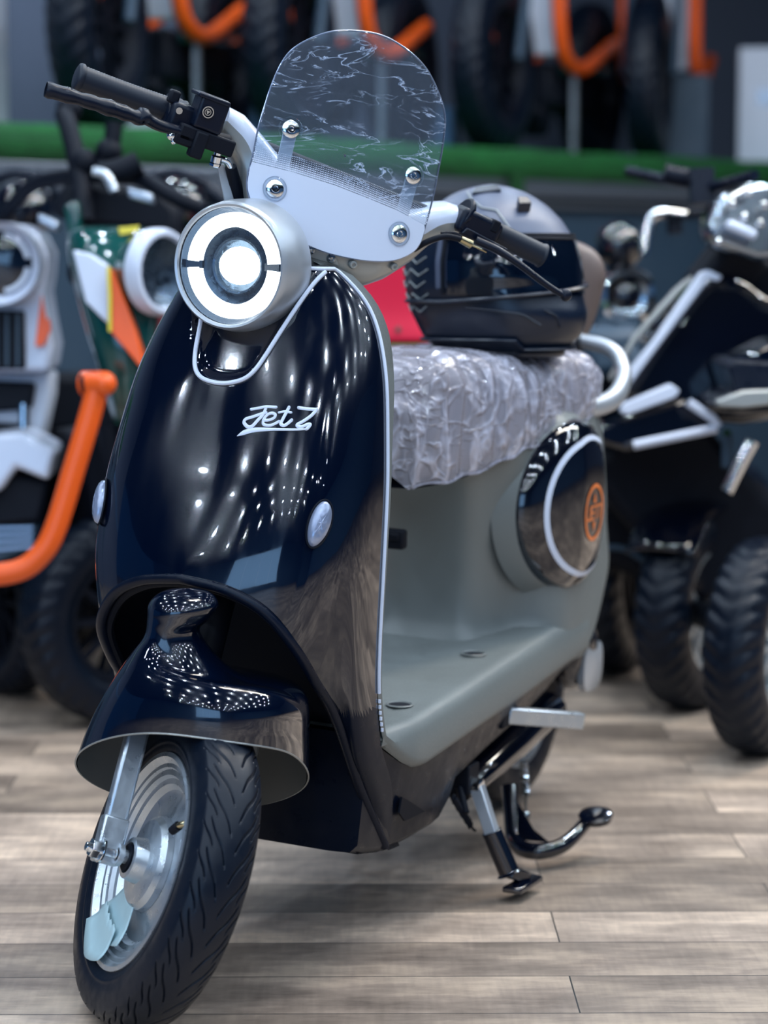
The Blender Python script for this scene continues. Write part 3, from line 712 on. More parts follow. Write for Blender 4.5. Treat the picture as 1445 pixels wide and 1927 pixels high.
# right lever in a black plastic sleeve
L=[S(86,168,-.335),S(150,186,-.332),S(215,206,-.335),S(262,222,-.34),S(268,219,-.34),S(300,236,-.345),S(345,248,-.35),S(395,262,-.355)]
Q=smooth_path(L,6); rs=[]; 
for i in range(len(Q)): rs.append((.0122+.0011*math.sin(i*1.9)+.0010*math.sin(i*.7)) if i<22 else (.0142 if i<26 else .0105-.0002*(i-26)))
g=G(ST); g.tube(Q,rs,16,caps=False,flat=.80); g.tube(Q[:3],[.0100]*3,12,caps=False); lv=g.build('brake_lever','satin',sc,ang=80); part_label(lv,'right brake lever in a crumpled black plastic sleeve')
# right switch housing + master cylinder
bd=(gr1-gr0)/np.linalg.norm(gr1-gr0)
def obox(g,c,d,ax=None):
    ax=bd if ax is None else ax; z=arr([0,0,1.])-ax*ax[2]; z/=np.linalg.norm(z); x=np.cross(ax,z); Rm=np.stack([x,ax,z],1); return g.box(c,d,Rm)
g=G(ST); obox(g,S(345,222,-.375),(.038,.044,.036)); g.tube([S(310,212,-.385),S(345,225,-.385)],[.018,.026],24); sw=g.build('switch_housing','satin',sc,bev=.006,seg=3)
g=G(ST); obox(g,S(327,182,-.375),(.016,.014,.018)); g.build('rocker_switch','black',sw,bev=.003)
g=G(ST); p0=S(336,208,-.35); g.tube([p0,p0+arr([.004,0,0])],.0045,12); g.build('housing_screw','chrome',sw)
g=G(ST); obox(g,S(392,212,-.36),(.042,.040,.046)); mc=g.build('brake_fluid_reservoir','satin',sc,bev=.004,seg=3)
g=G(ST); obox(g,S(397,184,-.36),(.046,.045,.006)); g.build('reservoir_cap','satin',mc,bev=.002)
ep=S(391,211,-.337); g=G(ST); g.lathe([(0,.0078),(.0022,.0078),(.0022,.0064),(0,.0062)],ep,(1,0,0),32); g.lathe([(0,.0045),(.0012,.0045),(.0012,.0036),(0,.0035)],ep,(1,0,0),24); g.prism([ep+arr([.0003,a,b]) for a,b in ((0,-.0032),(.0028,.0018),(-.0028,.0018))],(.001,0,0)); g.build('round_emblem','chrome',mc)
g=G(ST); obox(g,S(385,262,-.355),(.030,.078,.022)); obox(g,S(372,272,-.345),(.02,.018,.036)); obox(g,S(345,262,-.35),(.02,.03,.016)); g.tube([S(400,266,-.36),S(432,272,-.36)],[.013,.013],20); ma=g.build('master_cylinder','black',sc,bev=.003)
g=G(ST); p0=S(322,255,-.345); g.ball(p0,.0062,12,8); g.ball(p0+arr([0,.006,-.006]),.004,10,8); g.build('lever_pivot_bolt','chrome',ma)
g=G(ST); p0=S(407,300,-.355); g.lathe([(-.004,.0075),(.004,.0075),(.006,.005),(.012,.005)],p0,(.1,-.2,1),16); g.lathe([(-.010,.007),(-.006,.008),(-.002,.006)],p0,(.1,-.2,1),6); g.tube([p0+arr([0,0,.002]),S(428,304,-.36),S(436,322,-.365)],.0042,12,smooth=5); g.build('banjo_fitting','chrome',ma)
g=G(ST); g.tube([S(434,314,-.365),S(441,340,-.372),S(449,372,-.378),S(455,420,-.385)],[.0078,.0085,.0085,.008],14,smooth=6); g.build('brake_hose','black',ma)
g=G(ST); p=[S(408,308,-.372),S(422,308,-.372),S(442,380,-.372),S(424,386,-.372)]; g.prism(p,(-.004,0,0)); g.build('hose_guard','silver',ma,bev=.001)
# left controls
bl_=(gl1-gl0)/np.linalg.norm(gl1-gl0)
g=G(ST); obox(g,S(895,425,-.385),(.040,.066,.036),bl_); g.tube([S(866,402,-.39),S(880,412,-.39)],[.030,.021],24); swl=g.build('switch_housing','satin',sc,bev=.007,seg=3)
g=G(ST); g.prism([S(868,440,-.36),S(880,428,-.36),S(958,470,-.355),S(950,474,-.355),S(905,458,-.36)],(-.012,0,0)); g.build('lever_perch','satin',swl,bev=.002)
g=G(ST); obox(g,S(929,425,-.372),(.016,.013,.018),bl_); g.build('toggle_switch','black',swl,bev=.0025)
L=[S(895,452,-.355),S(935,470,-.345),S(975,496,-.335),S(1020,530,-.330),S(1052,551,-.330),S(1066,556,-.330)]
g=G(ST); g.tube(L,[.009,.0085,.0075,.0070,.0065,.0085],14,smooth=6,flat=.7); g.ball(S(1064,555,-.33),.0092,16,10); g.build('brake_lever','satin',sc,ang=70)
g=G(ST); g.tube([S(778,470,-.36),S(806,454,-.35),S(838,445,-.345),S(866,450,-.345)],.0042,10,smooth=6); g.tube([S(830,440,-.35),S(855,440,-.35),S(880,455,-.355)],.003,8,smooth=6); cab=g.build('brake_cable','black',swl)
g=G(ST); g.tube([S(866,450,-.345),S(886,460,-.345)],[.0052,.0062],12); g.tube([S(886,460,-.345),S(915,474,-.347)],.0016,6); g.build('cable_adjuster','brass',swl)
# white sleeves where bars leave the cover already part of cover

# ============================================================ floorboard, body, lower cowl
def fz(x): return .325+max(0,-.45-x)*.07
xs=np.concatenate([np.linspace(-.335,-.47,14),np.linspace(-.48,-1.14,50)])
def fl_w(x): return np.interp(-x,[.33,.42,.6,.9,1.14],[.193,.205,.203,.196,.190])
P=[]
for x in xs:
    w=fl_w(x); z=fz(x); zb=np.interp(-x,[.33,.40,.43,.46,.6,.8,1.14],[.318,.275,.262,.258,.268,.280,.305]); e=np.interp(-x,[.33,.42,.5],[.004,.010,.016])
    row=[(x,w-.012,zb-.004),(x,w-.002,zb+.002),(x,w,zb+.010),(x,w-.003,z-.018),(x,w-.010,z-.006),(x,w-.020,z)]
    half=[p for p in row]; mid=[(x,y,z-(.0010 if abs(y)<.14 else 0)) for y in np.linspace(w-.03,-(w-.03),25)]
    P.append(half+mid+[(p[0],-p[1],p[2]) for p in half[::-1]])
P=arr(P)
# pillow pattern on the mat area
for i in range(len(P)):
    for j in range(P.shape[1]):
        x,y,z=P[i,j]
        if abs(y)<.15 and -1.0<x<-.45 and z>fz(x)-.004: P[i,j,2]+=.0018*math.sin((x+y)*95)*math.sin((x-y)*95)
g=G(); g.grid(P); fb=g.build('floorboard','grey',sc,ang=60)
# front edge rise behind the shield
g=G(); g.grid([[(-.335-.02*t,y,.322+t*.09*1.0) if False else (-.350+.015*t*0-.0,y,.325) for t in (0,1)] for y in (-.1,.1)]); 
def ring_hole(x,y,r=.017):
    z=fz(x); g=G(); g.lathe([(.0015,r+.003),(.003,r+.001),(.001,r-.001),(-.001,r-.002)],(x,y,z),(0,0,1),32); o=g.build('screw_recess','grey',fb)
    g=G(); g.lathe([(.0012,r-.0015),(.0013,.0001)],(x,y,z),(0,0,1),32); g.build('recess_bottom','black',o)
for x,y in ((-.492,.143),(-.792,.128),(-.492,-.143),(-.792,-.128)): ring_hole(x,y)
# seams on floor edge
g=G()
for x in (-.585,-.735): g.tube([(x,.12,fz(x)+.001),(x,fl_w(x)-.02,fz(x)+.0004),(x,fl_w(x)-.008,fz(x)-.006),(x,fl_w(x)-.0015,fz(x)-.016)],.0006,5)
# rear body (riser + flanks)
def body_sec(z):
    # half section from nose (y=0) outwards to tail; returns points (x,y)
    t=(z-.33)/(.70-.33)
    xn=np.interp(z,[.33,.36,.40,.60,.72],[-.86,-.878,-.885,-.845,-.80])
    yn=.055+.03*t
    wr=np.interp(z,[.25,.33,.42,.55,.66,.72],[.187,.188,.184,.178,.165,.150])
    pts=[(xn,0),(xn,yn*.6),(xn-.004,yn),(xn-.018,yn+.016),(xn-.05,yn+.03),(xn-.10,yn+.055),(-1.02,wr*.97),(-1.12,wr),(-1.22,wr-.008),(-1.32,wr-.035),(-1.38,wr-.08),(-1.40,0)]
    return pts
zs=[.30,.335,.345,.36,.38,.42,.46,.50,.54,.58,.62,.66,.69,.715]
def flare(z): return np.interp(z,[.30,.345,.36,.39,.45],[.03,.022,.012,.004,0])
P=[]
for z in zs:
    h=[(a+flare(z)*(1 if a>-.97 else 0),b+(flare(z)*.8 if .02<b and a>-1.0 else 0)) for a,b in body_sec(z)]
    full=h+[(a,-b) for a,b in h[-2:0:-1]]
    Q=smooth_path([(a,b,z) for a,b in full]+[(full[0][0],full[0][1],z)],5)[:-1]
    zt=[]
    for q in Q:
        # tail underside rises backwards, top follows the seat base line
        zz=q[2]; top=np.interp(-q[0],[.80,.90,1.2,1.40],[.635,.665,.705,.72]); bot=np.interp(-q[0],[.8,1.12,1.17,1.25,1.40],[.30,.30,.33,.40,.46])
        if z>=.5: zz=.5+(top-.5)*(z-.5)/(.715-.5)
        else: zz=bot+(.5-bot)*(z-.30)/.20
        zt.append((q[0],q[1],zz))
    P.append(zt)
g=G(); g.grid(P,cv=True); rb=g.build('rear_body','grey',sc,ang=70)
g=G(); g.add(P[-1],[tuple(range(len(P[-1])))]); g.build('body_top','black',rb)
# panel seam at the riser corner
g=G(); 
seam=[bpt(856,915,.082),bpt(861,1000,.080),bpt(863,1100,.078),bpt(862,1185,.07)]
# seat front latch
g=G(); g.box(bpt(745,1010,.02)+arr([.02,0,0]),(.02,.05,.030)); g.box(bpt(758,1006,.03)+arr([.03,0,0]),(.012,.02,.014)); g.build('bag_hook','black',rb,bev=.004)

# side cover : glossy dome with white ring and orange emblem
for sg in (1,-1):
    CC=arr((-1.068,.172,.556)); RX,RZ=.148,.140
    def dome(r,a,sgn=sg):
        h=.040*math.sqrt(max(0,1-min(r,1)**3.2)); x=CC[0]+RX*r*math.cos(a); z=CC[2]+RZ*r*math.sin(a)
        # follows the flare of the flank: forward edge sits further inboard
        y=CC[1]+h-.55*max(0,x-(-1.03))*.55-.25*max(0,-1.12-x); return arr([x,y*1,z])*arr([1,sgn,1])
    g=G(); g.grid([[dome(r,a) for r in np.linspace(.002,1,26)]+[dome(1,a)-arr([0,sg*.035,0])] for a in np.linspace(0,2*math.pi,72,endpoint=False)],cu=True); dc=g.build('side_cover','gloss2',sc,ang=60)
    g=G(); g.grid([[dome(1.0,a)+arr([0,sg*-.002,0]),dome(1.05,a)+arr([0,sg*-.010,0]),dome(1.13,a)-arr([0,sg*.030,0])] for a in np.linspace(0,2*math.pi,72,endpoint=False)],cu=True); g.build('cover_surround','grey',rb,ang=60)
    g=G(); g.grid([[dome(r,a)+arr([0,sg*.0012,0]) for r in (.765,.78,.81,.825)] for a in np.linspace(0,2*math.pi,90,endpoint=False)],cu=True); g.build('cover_ring','trim',dc)
    # emblem : ring, bar with lettering, small diamonds
    EC=(-1.072,.546)
    def ep_(dx,dz,off=.0015):
        x=EC[0]-dx*1.0; z=EC[1]+dz; r=math.hypot((x-CC[0])/RX,(z-CC[2])/RZ); a=math.atan2((z-CC[2])/RZ,(x-CC[0])/RX); return dome(r,a)+arr([0,sg*off,0])
    g=G(); g.grid([[ep_(r*.042*math.cos(a),r*.047*math.sin(a)) for r in (.86,.93,1.0)] for a in np.linspace(0,2*math.pi,64,endpoint=False)],cu=True)
    for s in (1,-1):
        g.grid([[ep_(a*.006*(1-t),s*(.016+.017*t)) for a in (-1,1)] for t in np.linspace(0,.98,6)])
    # letters JET7 from strokes
    LT_={'J':[[(0,.2),(.0,0),(.7,0),(.7,1)]],'E':[[(.8,0),(0,0),(0,1),(.8,1)],[(0,.5),(.7,.5)]],'T':[[(0,1),(.9,1)],[(.45,1),(.45,0)]],'7':[[(0,1),(.85,1),(.3,0)]]}
    x0=-.0305
    for ch in 'JET7':
        for stt in LT_[ch]:
            for a,b in zip(stt[:-1],stt[1:]):
                p=[arr([x0+q[0]*.0135,(q[1]-.5)*.021]) for q in (a,b)]; d=p[1]-p[0]; d/=np.linalg.norm(d); n=arr([-d[1],d[0]])*.0018; p[0]=p[0]-d*.0013; p[1]=p[1]+d*.0013
                g.grid([[ep_(*(p[0]+(p[1]-p[0])*t+n*s),.0018) for s in (-1,1)] for t in np.linspace(0,1,4)])
        x0+=.0160
    o=g.build('emblem','orange2',dc); part_label(o,'orange oval emblem reading JET7')

# lower cowl under the floor : satin black
P=[]
cx=[-.335,-.365,-.40,-.44,-.50,-.57,-.605,-.625,-.75,-.9,-1.0,-1.10]
zb=[.150,.142,.136,.134,.134,.137,.160,.185,.205,.225,.245,.275]
for x,b in zip(cx,zb):
    w=np.interp(-x,[.335,.40,.6,1.1],[.165,.176,.183,.172]); t=np.interp(-x,[.335,.40,.43,.46,.6,.8,1.14],[.315,.275,.262,.258,.270,.282,.306])
    P.append([(x,w-.05,b),(x,w-.018,b+.002),(x,w-.006,b+.014),(x,w,(b+t)/2),(x,w+.012,t-.004),(x,w-.01,t+.004)]+[(x,-(w-.01),t+.004),(x,-(w+.012),t-.004),(x,-w,(b+t)/2),(x,-(w-.006),b+.014),(x,-(w-.018),b+.002),(x,-(w-.05),b)])
Pd=[]
for i in range(len(P)-1):
    for t in np.linspace(0,1,5)[:-1]: Pd.append(arr(P[i])*(1-t)+arr(P[i+1])*t)
Pd.append(arr(P[-1])); g=G(); g.grid(Pd,cv=True); g.add(Pd[0],[tuple(range(12))]); g.add(Pd[-1],[tuple(range(12))[::-1]]); cowl=g.build('lower_cowl','satin',sc,ang=50)
g=G(); g.prism([bpt(u,v,.186) for u,v in ((757,1500),(768,1506),(800,1527),(762,1545),(752,1530))],(0,-.003,0)); g.build('cowl_vent','black',cowl)
# motor cover / swing arm behind, rear wheel, rear mudguard
g=G(); g.tube([bpt(862,1492,.135),bpt(900,1452,.135),bpt(960,1395,.13),bpt(1030,1330,.12)],[.020,.030,.036,.034],20,smooth=6,flat=.8); g.build('frame_tube','gloss2',sc)
g=G(); g.prism([(-.74,.11,.255),(-1.18,.11,.30),(-1.18,.11,.24),(-1.00,.11,.17),(-.80,.11,.155)],(0,-.22,0)); g.build('battery_box','black',sc,bev=.012)
g=G(); P=[(-1.14,.11,.30),(-1.26,.11,.345),(-1.36,.11,.40),(-1.38,.11,.36),(-1.26,.11,.24),(-1.12,.11,.22)]; g.prism(P,(0,-.22,0)); g.build('rear_lower_cover','satin',sc,bev=.015)
RWc=arr((-1.25,0,.205-.0035)); RT_=lambda V:arr(V)
rw=make_tyre(RT_,'rear_tyre',sc,c=RWc,nA=240,tread=False)
g=G(); 
for sgn in (-1,1): g.lathe([(sgn*.030,.134),(sgn*.037,.141),(sgn*.034,.131),(sgn*.026,.121),(sgn*.030,.105),(sgn*.045,.100),(sgn*.048,.05),(sgn*.048,.001)],RWc,Y,48)
g.build('motor_hub','alu',rw,ang=30)
g=G(); 
for sgn in (-1,1): g.bar((-.86,sgn*.085,.20),(-1.25,sgn*.085,.205),.02,.045)
g.build('swing_arm','black',sc,bev=.004)
for sgn in (-1,1):
    g=G(); a,b=arr((-1.22,sgn*.10,.23)),arr((-1.16,sgn*.10,.47)); g.tube([a,b],.011,12); g.tube([a+(b-a)*(.15+.6*t/90)+arr([.022*math.cos(t*.55),.022*math.sin(t*.55),0]) for t in range(91)],.0035,6); g.build('shock_absorber','darkchrome',sc)
# side reflector pods at the tail
for sg in (1,-1):
    m_=arr([1,sg,1])
    c=arr((-1.235,.150,.262)); g=G(); g.ball(c*m_+arr([.010,-.02*sg,.022]),(.066,.040,.070),28,18); pod=g.build('tail_pod','gloss2',sc)
    g=G(); P=[]
    for a in np.linspace(0,2*math.pi,40,endpoint=False):
        cx_=math.copysign(abs(math.cos(a))**.55,math.cos(a)); cz_=math.copysign(abs(math.sin(a))**.75,math.sin(a))
        P.append([c*m_+arr([.045*cx_*r+.004,sg*(.022-.006*r**3),.042*cz_*r+.012*cx_*r*0-.004]) for r in (.001,.5,.85,1.0)]+[c*m_+arr([.045*cx_+.004,sg*.004,.042*cz_-.004])])
    g.grid(P,cu=True); part_label(g.build('side_reflector','silver',pod,ang=50),'pale grey rounded side reflector')
# passenger foot pegs (left one swung out)
a=bpt(958,1346,.178); b=a+arr((-.055,.118,.004)); 
bb=bpt(1093,1356,a[1]+.075); 
g=G(); g.bar(a+(a-bb)*.05,bb,.022,.026); g.build('foot_peg','alu',sc,bev=.003); 
g=G(); g.bar(a*arr([1,-1,1]),a*arr([1,-1,1])+arr((-.16,-.02,0)),.022,.026); g.build('foot_peg','alu',sc,bev=.003)
g=G(); g.box(a+arr([.012,-.010,.0]),(.05,.03,.03)); g.build('peg_bracket','black',sc,bev=.003)

# side stand
y0=.178
A0=bpt(897,1478,y0); A1=bpt(926,1568,.212); A2=bpt(957,1640,.238); 
# bottom of foot must rest on the floor
def w_of(p): return LM@p+LT
g=G(); g.bar(A0,A1+(A1-A0)*.1,.018,.020,up=(0,1,.3)); ss_=g.build('side_stand','silver',sc,bev=.002); part_label(ss_,'deployed side stand with silver upper bar')
g=G(); g.lathe([(-.008,.012),(.008,.012),(.010,.008),(.010,.0001)],A0,(0,1,0),20); g.build('stand_pivot','chrome',ss_)
g=G(); g.tube([A1-(A2-A1)*.05,A2,A2+(A2-A1)*.06],[.0165,.0165,.021],16,flat=.85); g.bar(A1+(A2-A1)*.15+arr([-.018,.0,.0]),A2+arr([-.014,0,0]),.006,.022,up=(1,0,0)); sl=g.build('stand_sleeve','gloss2',ss_,bev=.001)
g=G(); c=bpt(979,1664,.250); 
while w_of(c)[2]<.006: c=c+arr([0,0,.001])
g.prism([c+arr([a_,b_,-.005]) for a_,b_ in ((.040,-.014),(.036,.016),(-.045,.020),(-.050,-.008))],(0,0,.010)); g.bar(A2,c+arr([-.02,0,.004]),.02,.02); g.build('stand_foot','gloss2',ss_,bev=.003)
g=G(); p0,p1=bpt(853,1502,.165),bpt(885,1552,.175); g.tube([p0+(p1-p0)*t/80+arr([.0055*math.cos(t*1.1),0,.0055*math.sin(t*1.1)]) for t in range(81)],.0022,6); g.tube([p0,p1],.0048,8); g.tube([p1,p1+arr([-.012,0,-.010]),p1+arr([-.02,0,-.014])],.002,6); g.build('stand_spring','black',ss_)
g=G(); g.box(A0+arr([0,-.02,.01]),(.04,.03,.045)); g.tube([A0+arr((.02,-.02,0)),A1+arr((.02,-.035,.03))],.006,8); g.build('stand_bracket','black',ss_,bev=.003)
# centre stand
cs=[bpt(955,1470,.140),bpt(960,1530,.148),bpt(965,1580,.155)]
def bz_(u,v,z): o,d=ray_body(u,v); return o+d*(z-o[2])/d[2]
r_=[bz_(966,1578,.032),bz_(982,1597,.026),bz_(1015,1602,.028),bz_(1055,1592,.034),bz_(1085,1568,.048),bz_(1107,1541,.064)]
g=G(); g.tube([bpt(958,1480,.130),(bpt(958,1480,.130)+r_[0])/2,r_[0]],.0135,16,smooth=5)
g.tube(r_,[.0135,.0135,.0135,.0125,.0115,.011],16,smooth=5)
g.prism([bpt(972,1510,.15),bz_(1000,1560,.055),bz_(1030,1585,.04),bz_(975,1580,.035)],(0,.004,0))
g.tube([(-.93,.135,.155),(-.93,-.135,.155)],.012,14); g.tube([(-.93,-.13,.155),(-1.0,-.14,.05),(-1.08,-.15,.03)],.0125,12,smooth=4)
cst=g.build('centre_stand','gloss2',sc)
fp=bz_(1121,1537,.070); g=G(); g.lathe([(-.005,.0001),(-.005,.026),(.004,.028),(.005,.020),(.005,.0001)],fp,(.25,0,1),24); g.build('stand_pad','gloss2',cst)
g=G(); p0,p1=bpt(985,1432,.14),bpt(990,1496,.15); g.tube([p0+(p1-p0)*t/100+arr([.006*math.cos(t*1.1),.006*math.sin(t*1.1),0]) for t in range(101)],.0020,6); g.tube([p1,p1+arr([0,0,-.03])],.0025,6); g.ball(p1+arr([0,0,-.035]),.009,12,8); g.build('stand_spring','darkchrome',cst)

# ---- seat, backrest, grab rail
def seat_sec(x,infl=0):
    t=np.interp(-x,[.70,.74,.80,.88,1.0,1.2,1.27,1.29],[0,1,2,3,4,5,6,7])
    w=np.interp(t,range(8),[.060,.088,.105,.140,.150,.150,.135,.09])+infl; zb=np.interp(-x,[.70,.80,.90,1.2,1.29],[.628,.640,.668,.702,.712]); zt=np.interp(-x,[.70,.715,.74,.80,.90,1.0,1.2,1.27,1.29],[.735,.775,.796,.806,.803,.797,.800,.785,.745])+infl*.6
    P=[]
    for a in np.linspace(-.02,math.pi+.02,41):
        c,s=math.cos(a),math.sin(a); P.append(arr([x,w*math.copysign(abs(c)**.42,c),zb+(zt-zb)*max(s,0)**.50]))
    return P
sx_=np.concatenate([[-.695],np.linspace(-.70,-1.29,50),[-1.293]])
def capit(P): return [[arr([p[0],p[1]*.2,(p[2]-.68)*.3+.68]) for p in P[0]]]+P+[[arr([p[0],p[1]*.2,(p[2]-.74)*.3+.74]) for p in P[-1]]]
g=G(); g.grid(capit([seat_sec(x) for x in sx_])); seat=g.build('seat','brown',sc,ang=70); part_label(seat,'brown seat cushion under clear film')
g=G(); g.grid([[p*arr([1,.97,1])+arr([0,0,-.018]) if k in (0,-1) else p for k,p in ((0,seat_sec(x)[0]),(1,seat_sec(x)[20]*arr([1,1,0])+arr([0,0,seat_sec(x)[0][2]-.02])),(-1,seat_sec(x)[-1]))] for x in sx_]); g.build('seat_pan','black',seat)
# grab rail
gp=[(-1.20,.118,.712),(-1.275,.135,.715),(-1.345,.140,.735),(-1.395,.125,.775),(-1.405,.090,.795),(-1.34,.07,.795)]
g=G(); g.tube([(-1.16,.12,.700),(-1.25,.142,.700),(-1.33,.150,.715),(-1.39,.140,.752),(-1.415,.100,.790),(-1.42,.0,.800),(-1.415,-.100,.790),(-1.39,-.140,.752),(-1.33,-.150,.715),(-1.25,-.142,.700),(-1.16,-.12,.700)],[.012,.014,.015,.014,.013,.012,.013,.014,.015,.014,.012],18,smooth=7,flat=1.25); g.build('grab_rail','silver',sc,ang=80)
g=G(); g.box((-1.40,0,.76),(.05,.10,.12)); g.build('backrest_mount','black',sc,bev=.01)
bk=[]
for z in np.linspace(0,1,16):
    w=.088*(.55+.45*math.sin(math.pi*min(z*1.15+.12,1)*.5+0)) if z<.6 else .088*math.sqrt(max(0,1-((z-.6)/.42)**2.4)); 
    bk.append([arr([-1.455-.035*math.cos(a)-.02*z*0,w*math.sin(a)-.012,.80+.175*z]) for a in np.linspace(0,2*math.pi,28,endpoint=False)])
g=G(); g.grid(bk,cv=True); g.add(bk[-1],[tuple(range(28))]); g.add(bk[0],[tuple(range(28))]); g.build('backrest','brown',sc,ang=60,sub=1)

# clear film over the seat
fr=random.Random(3)
def film_sec(x,i):
    S_=seat_sec(x,.006); n=len(S_); out=[]
    for k,p in enumerate(S_):
        a=k/(n-1); side=abs(a-.5)*2
        wr=.0040*math.sin(x*150+k*.30+2.5*math.sin(x*23))+.0030*math.sin(x*67-k*.42)+.0020*math.sin(x*270+k*.16)
        d=p-arr([x,0,.72]); d=d/np.linalg.norm(d); q=p+d*(wr*(.35+.9*side)*min(1,.35+(1-side)*2.2)+.002)
        out.append(q)
    e=seat_sec(x,.006)
    hem=.014+.0025*math.sin(x*90)
    l0=e[0]+arr([0,-.004,-hem]); l1=e[-1]+arr([0,.004,-hem])
    return [l0]+out+[l1]
fx=np.concatenate([[-.690],np.linspace(-.696,-1.296,150),[-1.300]])
Pf=[film_sec(x,i) for i,x in enumerate(fx)]
fc=thing('seat_film','clear wrinkled plastic film cover stretched over the brown scooter seat','cover',mw=mw)
g=G(); g.grid([[arr([p[0]+.001,p[1]*.9,(p[2]-.69)*.85+.675]) for p in Pf[0]],[arr([p[0]+.004,p[1]*.3,(p[2]-.69)*.4+.665]) for p in Pf[0]]][::-1]+Pf); g.build('film','film',fc,ang=80)
ey=[Pf[i][0] for i in range(0,len(Pf),1)]; ez=[Pf[i][-1] for i in range(0,len(Pf),1)]
g=G(); g.tube([p+arr([0,.001,0]) for p in ey],.0022,6); g.tube(ez,.0022,6); g.build('elastic_hem','film',fc)

# ============================================================ helmet on the seat
HA=25.4+52; hc=LM@arr((-1.03,.038,.795))+LT
hm=thing('helmet','matt black full-face helmet with thin pale line graphics standing on the film-covered seat','helmet',hc,(0,0,R_(HA)))
HZ=[0,.012,.03,.07,.11,.15,.19,.215,.24,.258,.268,.273]
HF=[.108,.135,.150,.158,.152,.143,.130,.113,.087,.058,.032,.001]
HB=[-.060,-.085,-.105,-.128,-.139,-.141,-.132,-.117,-.092,-.062,-.035,-.001]
HW=[.078,.095,.108,.122,.128,.129,.120,.107,.084,.057,.032,.001]
def hp(a,z,off=0,n=2.15):
    f,b,w=np.interp(z,HZ,HF),np.interp(z,HZ,HB),np.interp(z,HZ,HW)
    c,s=math.cos(a),math.sin(a); rx=f if c>0 else -b
    x=rx*math.copysign(abs(c)**(2/n),c); y=w*math.copysign(abs(s)**(2/n),s)
    p=arr([x,y,z])
    if z<.12 and c>.2: p[0]+=.010*math.exp(-((z-.055)/.03)**2)*c; p[1]*=1-.10*c*c
    if off: 
        d=arr([x,y,(z-.13)*.9]); p=p+off*d/(np.linalg.norm(d)+1e-6)
    return p
AA=np.linspace(-math.pi,math.pi,97)
def hz(z0,z1,n): return np.linspace(z0,z1,n)
zz=np.concatenate([hz(.105,.25,18),[.258,.264,.269,.272,.273]])
g=G(); g.grid([[hp(a,z) for z in zz] for a in AA]); shl=g.build('shell','helmg',hm,ang=70,sub=1)
g=G(); g.grid([[hp(a,z,.0015) for z in np.linspace(.0,.108+.012*math.cos(a),16)] for a in AA]); g.grid([[hp(a,0),hp(a,.002)*arr([.8,.8,1]),hp(a,.03)*arr([.75,.75,1])] for a in AA]); g.build('chin_shell','helm',hm,ang=70)
# rear quarter dark panel with tread-like lines
g=G(); g.grid([[hp(a,z,.0012) for z in np.linspace(.045,.205,16)] for a in np.linspace(R_(-178),R_(-96),20)]); g.build('rear_panel','helm',shl,ang=70)
g=G(); g.grid([[hp(a,z,.0045 if abs(math.degrees(a))<80 else .0025) for z in np.linspace(.098,.184,12)] for a in np.linspace(R_(-88),R_(88),44)]); g.build('visor','visor',hm,ang=80)
g=G(); 
for z in (.184,.190): g.tube([hp(a,z,.0035) for a in np.linspace(R_(-92),R_(92),46)],.0028,6)
g.tube([hp(R_(-90),z,.003) for z in np.linspace(.10,.19,8)],.004,6); g.build('visor_gasket','black',hm)
g=G()
for row in range(7):
    z0=.075+.019*row; Q=[hp(R_(-172+9.5*k+3*row%5),z0+(.005 if k%2 else -.005),.0025) for k in range(8)]
    for a_,b_ in zip(Q[:-1],Q[1:]): g.tube([a_,b_],.0012,5)
g.build('line_pattern','helml',shl)
g=G(); Q=[hp(R_(-95),.258,.002),hp(R_(-80),.245,.002),hp(R_(-66),.232,.002),hp(R_(-52),.228,.002),hp(R_(-46),.210,.002),hp(R_(-42),.195,.002)]; g.tube(Q,.0016,6); g.build('pale_line','helml',shl)
g=G(); g.prism([hp(R_(a),z,.001) for a,z in ((-30,.236),(-18,.236),(-18,.226),(-32,.225))],hp(R_(-24),.24)*.06); g.build('front_vent','helm',shl,bev=.001)
g=G(); g.prism([hp(R_(a),z,.000) for a,z in ((-88,.262),(-40,.266),(-40,.258),(-84,.252))],(0,0,.006)); g.build('top_vent','helm',shl,bev=.001)
g=G(); 
for z0,m0 in ((.088,.5),(.030,.0)): g.tube([hp(R_(a),z0-.012*math.sin(R_(a)*1.0)*0+(-.014 if a>-50 and z0<.05 else 0)+(.018*max(0,(a+90)/90) if z0>.05 else 0),.006) for a in range(-130,60,8)],.006 if z0>.05 else .005,8,flat=.6)
g.tube([hp(R_(a),z,.003) for a,z in ((-78,.078),(-60,.074),(-45,.068),(-34,.052))],.0018,6); g.tube([hp(R_(a),z,.003) for a,z in ((-30,.075),(-22,.066),(-18,.048))],.0018,6)
g.tube([hp(a,.006,.002) for a in AA],.007,8); g.build('chin_trim','helm',hm)

